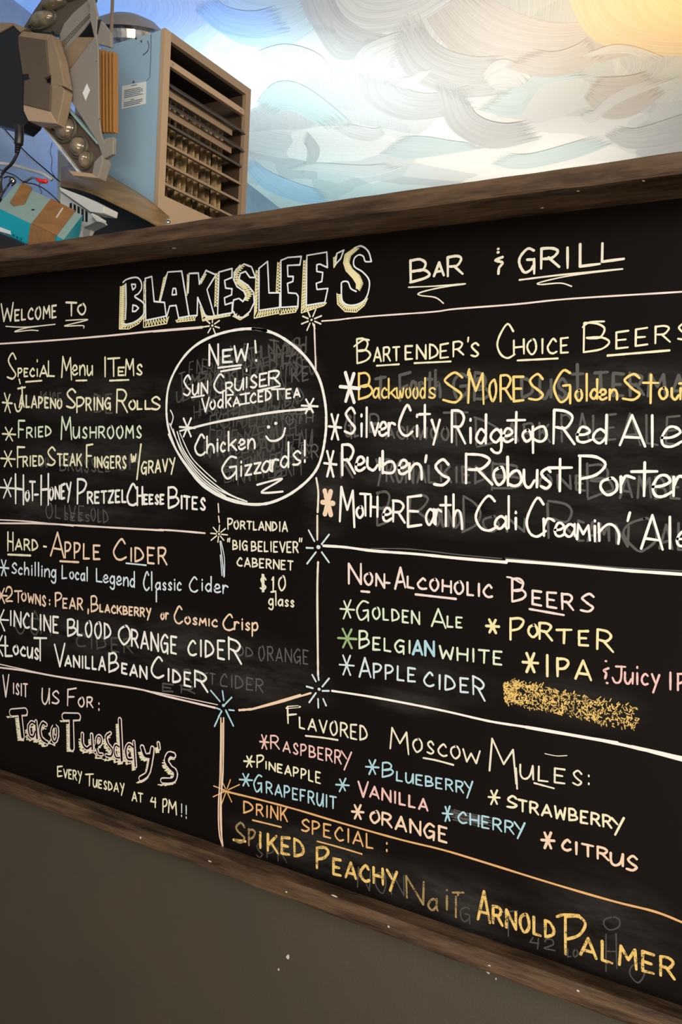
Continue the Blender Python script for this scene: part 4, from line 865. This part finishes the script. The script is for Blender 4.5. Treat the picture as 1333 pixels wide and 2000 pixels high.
for i in range(6):
    y = oy0+.01+span*(i*.158)
    for dy in (0, .022):
        MB().box((XB-.075, y+dy, pz-.02), (XB-.055, y+dy+.006, zfin)).build('filter_rib', M_brass if i else M_slat, ac)
for i in range(5):
    y = oy0+.045+span*i*.158
    b = MB(); zz = pz-.03; pr = []
    while zz < zfin-.14: pr += [(.010, zz), (.015, zz+.012), (.010, zz+.024)]; zz += .026
    b.lathe([(r_, z_-pz) for r_, z_ in pr], (XB-.10, y, pz), (0, 0, 1), 12); b.build('filter_coil', M_brass, ac, True)
    MB().box((XB-.13, y-.018, pz-.02), (XB-.118, y+.020, zfin)).build('filter_plate', M_slat, ac)
# service label, knock-out, screws and seam on the side
lb = P_y(ZX((205,590),(370,558),(365,712),(200,748)), YB-.0008)
lab = MB().prism(lb, (0, .0007, 0)).build('instruction_label', M_paper, ac)
for i in range(12):
    if i in (1, 7): continue
    t = .07+i*.076; L0 = lb[0].lerp(lb[3], t); R0 = lb[1].lerp(lb[2], t); a, b_ = (.1, .88) if i not in (0, 8) else (.38, .62)
    p, q = L0.lerp(R0, a), L0.lerp(R0, b_-.1*(i % 3 == 2)); h = .0011
    MB().prism([(p.x,YB-.001,p.z-h),(q.x,YB-.001,q.z-h),(q.x,YB-.001,q.z+h),(p.x,YB-.001,p.z+h)], (0,.0003,0)).build('label_text', M_ink, lab)
MB().tube(P_y(ZX((405,235),(402,400),(396,530),(375,552)), YB-.0003), .0009, 5).build('seam', M_black, ac)
MB().tube(P_y(smooth_pts(ZX((380,280),(390,310),(380,350),(350,378))), YB-.0003), .0011, 5).build('knock_out', M_black, ac)
for q in ((303,262),(340,282),(287,562)):
    p = at_y(*ZX(q)[0], YB); MB().lathe([(0,-.003),(.0035,-.002),(.0045,0)], p, (0,1,0), 10).build('screw', M_steel, ac)

# --- dome lamp hanging behind
YD = 2.40
dc = at_y(245, 75, YD); rim = abs(at_y(302, 62, YD).x-at_y(190, 62, YD).x)/2
lamp = empty('dome_lamp', (dc.x, YD, dc.z), 'grey domed pendant lamp with ribbed glass, on a thin rod behind the air cleaner', 'lamp')
MB().lathe([(rim*.10,.062),(rim*.4,.058),(rim*.75,.036),(rim,.0),(rim*1.04,-.006),(rim*.97,.0),(rim*.72,.030),(rim*.1,.052)], (dc.x, YD, dc.z+.02), (.1,-.25,1), 40).build('dome', M_grey, lamp, True)
MB().lathe([(rim*.70,.026),(rim*.80,-.01),(rim*.78,-.04),(rim*.6,-.06),(0,-.07)], (dc.x, YD, dc.z+.02), (.1,-.25,1), 24).build('glass', M_glassdome, lamp)
tp = at_y(217, 78, 2.2)
MB().tube([(tp.x, 2.2, CEIL), (tp.x, 2.2, tp.z)], .006, 8).build('rod', M_tan, lamp)

# --- twin-headed stage light at the upper left
YS = 1.62
sl = empty('stage_light', tuple(at_y(130, 440, YS)), 'large grey twin-fan stage light with round lenses and copper cooling fins', 'stage light')
def plate(name, pts, Y, th, m, par=None, bev=.002): return MB().prism(P_y(pts, Y), (0, th, 0)).build(name, m, par or sl, bevel=bev)
# side plate with its window
plate('side_plate', ZT((490,690),(493,585),(720,285),(690,150),(685,50),(665,5),(700,-40),(722,0),(747,108),(736,270),(752,360),(758,900),(775,1035),(800,1090),(868,1078),(865,1180),(790,1215),(745,1085)), YS, .006, M_grey)
plate('side_plate', ZT((455,265),(490,180),(560,95),(665,5),(690,50),(692,150),(640,220),(465,420)), YS+.012, .006, M_grey)
for q in (((470,330),(688,105)),((470,372),(690,130)),((468,350),(690,118))):
    MB().tube(P_y(ZT(*q), YS+.0115), .0008, 5).build('groove', M_black, sl)
MB().prism(P_y(ZT((455,250),(690,150),(725,285),(495,590),(455,440)), YS+.05), (0,.003,0)).build('window_back', M_black, sl)
MB().prism([*P_y(ZT((460,435),(590,285),(722,285),(493,588)), YS+.012)], (0,.008,0)).build('window_ledge', M_tan, sl)
dm = plate('diamond_sticker', ZT((665,640),(688,690),(655,768),(632,712)), YS-.001, .0008, M_paper, bev=0)
# copper fins
for i in range(5):
    x0 = 757+i*26; plate('cooling_fin', ZT((x0, 373+i*5),(x0+11, 376+i*5),(x0+14, 1012),(x0+3, 1010)), YS+.012, .016, M_fin, bev=.001)
plate('fin_back', ZT((760,385),(876,400),(888,1000),(776,1000)), YS+.03, .01, M_cav, bev=0)
plate('bracket', ZT((772,150),(848,250),(850,362),(752,336),(738,270)), YS+.004, .01, M_grey)
plate('bracket', ZT((738,150),(772,150),(745,262),(735,240)), YS+.002, .012, M_cav, bev=0)
plate('bracket', ZU((760,240),(815,190),(870,185),(865,310),(800,350),(775,330)), YS+.004, .012, M_grey)
# upper fan of lenses
plate('lens_panel', ZT((330,-20),(262,75),(180,208),(205,228),(390,250),(458,272),(490,180),(560,95),(665,5),(690,-40),(400,-60)), YS+.03, .03, M_olive)
def lens(zf, cx, cy, rx, ry, Y, par, rot=0):
    c = at_y(*zf((cx, cy))[0], Y); a = at_y(*zf((cx+rx, cy))[0], Y); t = at_y(*zf((cx, cy-ry))[0], Y)
    hx, hz = abs(a.x-c.x), abs(t.z-c.z)
    ax = Vector((0, -1, 0)); prof = [(1.12,0),(1.14,.010),(1.02,.012),(1.0,.006)]
    def ell(pr, name, m):
        b = MB(); n = 28; vs = []
        for r_, h_ in pr:
            for k in range(n):
                an = k*2*math.pi/n; x, z = hx*r_*math.cos(an), hz*r_*math.sin(an); cr_, sr_ = math.cos(rot), math.sin(rot)
                vs.append((c.x+x*cr_-z*sr_, Y-h_, c.z+x*sr_+z*cr_))
        fs = [(i*n+k, i*n+(k+1) % n, (i+1)*n+(k+1) % n, (i+1)*n+k) for i in range(len(pr)-1) for k in range(n)]
        b.add(vs, fs); return b.build(name, m, par, True)
    ring = ell(prof, 'lens_ring', M_olive)
    ell([(1.0,.004),(.93,.012),(.75,.021),(.5,.028),(.25,.032),(.01,.033)], 'lens', M_lens)
for q in ((425,45,88,36),(345,160,88,62),(555,-12,80,20)): lens(ZT, *q, YS+.03, sl)
# hood in front: a faceted visor box
hf = ZT((140,275),(175,237),(350,265),(395,262),(400,275)); 
hood = MB()
front = P_y(ZT((140,350),(150,280),(350,330),(385,640),(385,850),(178,830),(180,590)), YS-.045)
plate('hood', ZT((135,275),(150,275),(352,305),(352,370),(372,560),(385,575),(333,600),(345,635),(388,650),(380,850),(178,800),(182,615),(225,605),(215,565),(172,570),(140,350)), YS-.045, .012, M_taupe)
MB().prism(P_y(ZT((135,280),(172,238),(395,262),(352,310)), YS-.042), (0,.06,0)).build('hood_top', M_tan, sl, bevel=.002)
MB().prism(P_y(ZT((352,310),(397,265),(455,450),(492,660),(430,655),(388,645),(388,578),(372,560),(350,370)), YS-.040), (0,.03,0)).build('hood_side', M_tan, sl, bevel=.002)
MB().prism(P_y(ZT((386,640),(470,660),(492,690),(478,770),(440,945),(380,850)), YS-.040), (0,.03,0)).build('hood_side', M_tan, sl, bevel=.002)
MB().prism(P_y(ZT((178,800),(380,850),(440,948),(215,925),(180,850)), YS-.042), (0,.06,0)).build('hood_foot', M_beige, sl, bevel=.002)
MB().prism(P_y(ZT((340,575),(470,590),(470,655),(345,630)), YS-.030), (0,.02,0)).build('hood_slot', M_black, sl)
# rotor body at the far left
body = MB(); bc = at_y(-5, 145, YS+.09)
body.lathe([(0,-.09),(.08,-.085),(.115,-.06),(.125,-.02),(.125,.06),(.10,.09),(0,.095)], bc, (.25,-1,.1), 28).build('motor_housing', M_black, sl, True)
plate('housing_cap', ZT((-120,170),(100,172),(200,215),(150,245),(95,190),(0,245),(-120,260)), YS-.005, .05, M_tan)
plate('housing_side', ZT((95,190),(180,235),(140,275),(145,350),(175,570),(178,830),(215,925),(205,945),(150,1000),(-80,940),(-80,240),(0,245)), YS+.0, .05, M_black)
# lower fan of lenses
plate('lens_panel', ZU((300,80),(440,60),(445,-10),(580,5),(775,320),(700,470),(612,470)), YS+.012, .02, M_taupe)
plate('panel_rim', ZU((295,72),(320,92),(612,462),(605,476)), YS-.002, .02, M_white)
plate('panel_rim', ZU((480,-58),(505,-50),(745,225),(738,240)), YS-.002, .02, M_tealgrey)
plate('end_plate', ZU((775,320),(788,370),(750,500),(700,492),(720,380)), YS-.006, .03, M_grey)
plate('end_plate', ZU((515,432),(530,445),(700,465),(750,500),(560,480)), YS-.008, .03, M_beige)
for q in ((520,135,72,88,0),(622,270,58,76,-.35),(680,370,36,66,-.55)): lens(ZU, q[0], q[1], q[2], q[3], YS+.012, sl, q[4])
for q in (ZT((230,205)),ZT((408,252)),ZT((530,872)),ZT((405,988))):
    p = at_y(*q[0], YS+.008); MB().lathe([(0,-.004),(.0045,-.004),(.0045,0)], p, (0,1,0), 12).build('hole', M_black, sl)
for q in ((573,163),(683,362),(742,470),(538,550),(548,738),(762,912)):
    p = at_y(*ZT(q)[0], YS); MB().lathe([(0,-.0016),(.0018,-.001),(.002,0)], p, (0,1,0), 8).build('rivet', M_steel, sl)

# --- tan shell lying behind the rail
YC = 1.745
top = [ZU(q)[0] for q in ((470,420),(620,405),(770,442),(900,518),(1050,605),(1180,695),(1300,800))]
sh = empty('cymbal', tuple(at_y(230, 440, YC)), 'tan brushed-metal curved shell leaning in front of the air cleaner, the shade underneath built as a black plate', 'cymbal')
vs = []; nn = 9; tp_ = smooth_pts(top, False, 3)
lowd = ZU((462,560),(1240,875))
for i, p in enumerate(tp_):
    t = i/(len(tp_)-1); low = (lowd[0][0]+(lowd[1][0]-lowd[0][0])*t, lowd[0][1]+(lowd[1][1]-lowd[0][1])*t+22)
    for k in range(nn):
        u = k/(nn-1)*.62; x = p[0]+(low[0]-p[0])*u; y = p[1]+(low[1]-p[1])*u
        vs.append(at_y(x, y, YC+.05-.11*math.sin(u*math.pi*.62)))
fs = [(i*nn+k, i*nn+k+1, (i+1)*nn+k+1, (i+1)*nn+k) for i in range(len(tp_)-1) for k in range(nn-1)]
o = MB().add(vs, fs).build('shell', M_cym, sh, True); so = o.modifiers.new('t', 'SOLIDIFY'); so.thickness = .004
MB().lathe([(0,-.003),(.004,-.003),(.006,-.001),(.006,.004)], at_y(*ZU((1288,832))[0], YC-.03), (1,-.8,-.5), 20).build('end_ferrule', M_steel, sh, True)

plc = MB().prism([at_y(*q, YC+.035) for q in ZU((470,440),(700,520),(900,610),(1060,720),(1225,860),(1225,990),(460,990))], (0,.006,0)).build('shell_shade', M_black, sh)  # black plate added for the shade below the shell's lit band
# --- white vented case
YW = 1.60
vc = empty('vented_case', tuple(at_y(165, 430, YW)), 'white plastic case with dark vent slots, beside the teal box', 'case')
def pl2(name, pts, Y, th, m, par, bev=.002): return MB().prism(P_y(pts, Y), (0, th, 0)).build(name, m, par, bevel=bev)
pl2('case_top', ZU((450,568),(640,640),(800,722),(790,770),(690,760),(462,600)), YW-.012, .05, M_white, vc)
pl2('case_front', ZU((462,605),(690,765),(745,830),(640,880),(600,960),(450,900)), YW, .04, M_white, vc)
for i in range(5):
    x = 533+i*30; a = 690+i*17
    pl2('vent_slot', ZU((x,a-10+(14 if i==0 else 0)),(x+17,a),(x+17,a+52+i*14-(30 if i==4 else 0)),(x,a+40+i*14-(20 if i==4 else 0))), YW-.0015, .001, M_black, vc, 0)
pl2('latch', ZU((685,775),(705,768),(775,815),(765,838),(740,835)), YW-.02, .02, M_white, vc)
wp = tag(pl2('white_post', ZU((440,280),(528,380),(520,420),(462,560),(462,1000),(435,1000)), 1.95, .03, M_white, None), 'pale white upright panel behind the stage light', 'panel')

# --- teal box mended with brown tape
YT = 1.44
tb = empty('teal_box', tuple(at_y(70, 460, YT)), 'teal metal box wrapped in brown tape, resting behind the rail at the left', 'box')
A_, B_, C_, D_ = ZU((128,528),(632,782),(490,972),(-30,722))
def pq(p, Y): return at_y(p[0], p[1], Y)
a3, b3, c3, d3 = pq(A_, YT+.11), pq(B_, YT+.11), pq(C_, YT), pq(D_, YT)
dn = Vector((-.012, 0.0, -.062))
bx = MB(); bx.add([a3, b3, c3, d3, a3+dn, b3+dn, c3+dn, d3+dn], [(0,1,2,3), (4,7,6,5), (0,4,5,1), (1,5,6,2), (3,2,6,7), (0,3,7,4)])
cs = bx.build('case', M_tealgrey, tb, bevel=.003)
nrm_ = (b3-a3).cross(d3-a3).normalized()
if nrm_.z < 0: nrm_ = -nrm_
fx = Vector((0, -.0015, 0))
MB().prism([d3.lerp(c3, 0)+fx, c3+fx, c3+dn*.97+fx, d3+dn*.97+fx], (0,.001,0)).build('front_cover', M_teal, tb)
MB().prism([b3.lerp(c3, .0)+Vector((.001,0,0)), c3+Vector((.001,-.001,0)), c3+dn+Vector((.001,-.001,0)), b3+dn+Vector((.001,0,0))], (.001,0,0)).build('end_cover', M_teal, tb)
def band(u0, u1, name):
    e = nrm_*.0012
    q = [a3.lerp(b3, u0)+e, a3.lerp(b3, u1)+e, d3.lerp(c3, u1)+e, d3.lerp(c3, u0)+e]
    MB().prism(q, nrm_*.0008).build(name, M_tape, tb)
    f2 = Vector((0, -.0030, 0))
    MB().prism([d3.lerp(c3, u0)+f2+e, d3.lerp(c3, u1)+f2+e, d3.lerp(c3, u1)+dn+f2, d3.lerp(c3, u0)+dn+f2], (0,.0008,0)).build(name, M_tape, tb)
band(.54, .90, 'tape_band')
def onlid(u, v): return a3.lerp(b3, u).lerp(d3.lerp(c3, u), v)+nrm_*.0016
MB().prism([onlid(.09,-.02), onlid(.245,-.02), onlid(.30,.55), onlid(.20,.75), onlid(.13,.72)], nrm_*.0025).build('tape_patch', M_tape, tb)
MB().prism([onlid(.74,.12), onlid(.755,.12), onlid(.765,.5), onlid(.75,.5)], nrm_*.0016).build('tape_crease', M_white, tb)
MB().lathe([(0,.001),(.004,.001),(.004,0)], onlid(.44,.60), nrm_, 12).build('hole', M_black, tb)
MB().prism([pq(ZU((-20,868))[0], YT-.006), pq(ZU((78,905))[0], YT-.006), pq(ZU((85,935))[0], YT-.006), pq(ZU((-20,905))[0], YT-.006)], (0,.001,0)).build('sticker', M_paper, tb)
for q in ((105,938),(132,955),(162,968)):
    MB().lathe([(0,-.001),(.0022,-.001),(.0022,0)], pq(ZU(q)[0], YT-.004), (0,1,0), 10).build('hole', M_black, tb)
tag(pl2('black_amplifier', ZU((-60,905),(0,920),(190,1005),(185,1080),(-60,1080)), YT-.03, .03, M_black, None), 'black metal edge of equipment beneath the teal box', 'equipment')

# --- cables
def cable(name, pts, Y, r, m, label, zf=ZU):
    p = smooth_pts([zf(q)[0] for q in pts], False, 5)
    return tag(MB().tube([at_y(x, y, Y+.008*math.sin(i*.35)) for i, (x, y) in enumerate(p)], r, 8).build(name, m, None, True), label, 'cable')
pc = empty('power_cable', tuple(at_y(38, 250, 1.55)), 'thick black power cable with a ribbed plug under the stage light', 'cable')
def part_tube(name, pts, Y, r, m, par):
    p = smooth_pts([ZU(q)[0] for q in pts], False, 5); return MB().tube([at_y(x, y, Y) for x, y in p], r, 10).build(name, m, par, True)
part_tube('cord', [(140,290),(130,320),(90,390),(30,450),(5,520),(10,640),(-20,700)], 1.55, .0042, M_black, pc)
part_tube('plug', [(145,95),(148,180),(142,245)], 1.55, [.012]*99, M_black, pc)
for i in range(4):
    p = at_y(*ZU((140-i*3, 250+i*17))[0], 1.55); MB().lathe([(0,-.002),(.009-i*.0008,-.002),(.009-i*.0008,.002),(0,.002)], p, (-.15,0,1), 12).build('strain_ring', M_black, pc)
cable('cable', [(-20,60),(100,200),(215,320),(330,420),(460,530)], 1.87, .0022, M_black, 'thin black cable slanting down from the left edge to the white panel')
cable('cable', [(-20,78),(95,215),(205,330),(320,430),(455,540)], 1.88, .0012, M_white, 'thin white cable beside the slanting black one')
cable('cable', [(400,230),(385,300),(400,360),(395,440),(425,500)], 1.9, .0010, M_black, 'hair-thin dark wire hanging against the blue wall')
cable('cable', [(-10,430),(40,455),(110,480),(180,530),(270,550),(360,600),(460,690)], 1.555, .0016, M_black, 'thin black cable running along behind the teal box')
cable('cable', [(90,520),(60,560),(20,620),(-15,680)], 1.40, .0026, M_black, 'dark cable dropping past the left end of the teal box')
cable('cable', [(310,530),(300,570),(320,610),(300,640)], 1.64, .0010, M_black, 'short thin wire under the red plug')
cable('hose', [(-30,385),(90,400),(200,430),(320,465),(400,515)], 1.72, .0055, M_white, 'grey-white hose lying behind the red plug')
rp = empty('audio_plug', tuple(at_y(82, 350, 1.58)), 'red-tipped audio plug behind the teal box', 'plug')
part_tube('red_sleeve', [(285,510),(320,525),(358,525)], 1.58, [.0045,.0045,.0055,.0055,.006,.006,.006,.006,.006,.006,.005,.003], M_red, rp)
part_tube('metal_tip', [(200,525),(245,500),(290,512)], 1.58, .0034, M_steel, rp)
part_tube('wire', [(170,545),(185,530),(205,522)], 1.58, .0020, M_black, rp)
kn = empty('cable_clamp', tuple(at_y(24, 350, 1.56)), 'small chrome clamp beside the red-tipped plug', 'clamp')
MB().lathe([(.006,-.004),(.010,-.002),(.010,.002),(.006,.004)], at_y(*ZU((95,518))[0], 1.56), (.3,-1,.2), 18).build('ring', M_steel, kn, True)
part_tube('wire', [(30,500),(60,490),(95,500),(120,530),(90,560)], 1.56, .0018, M_black, kn)
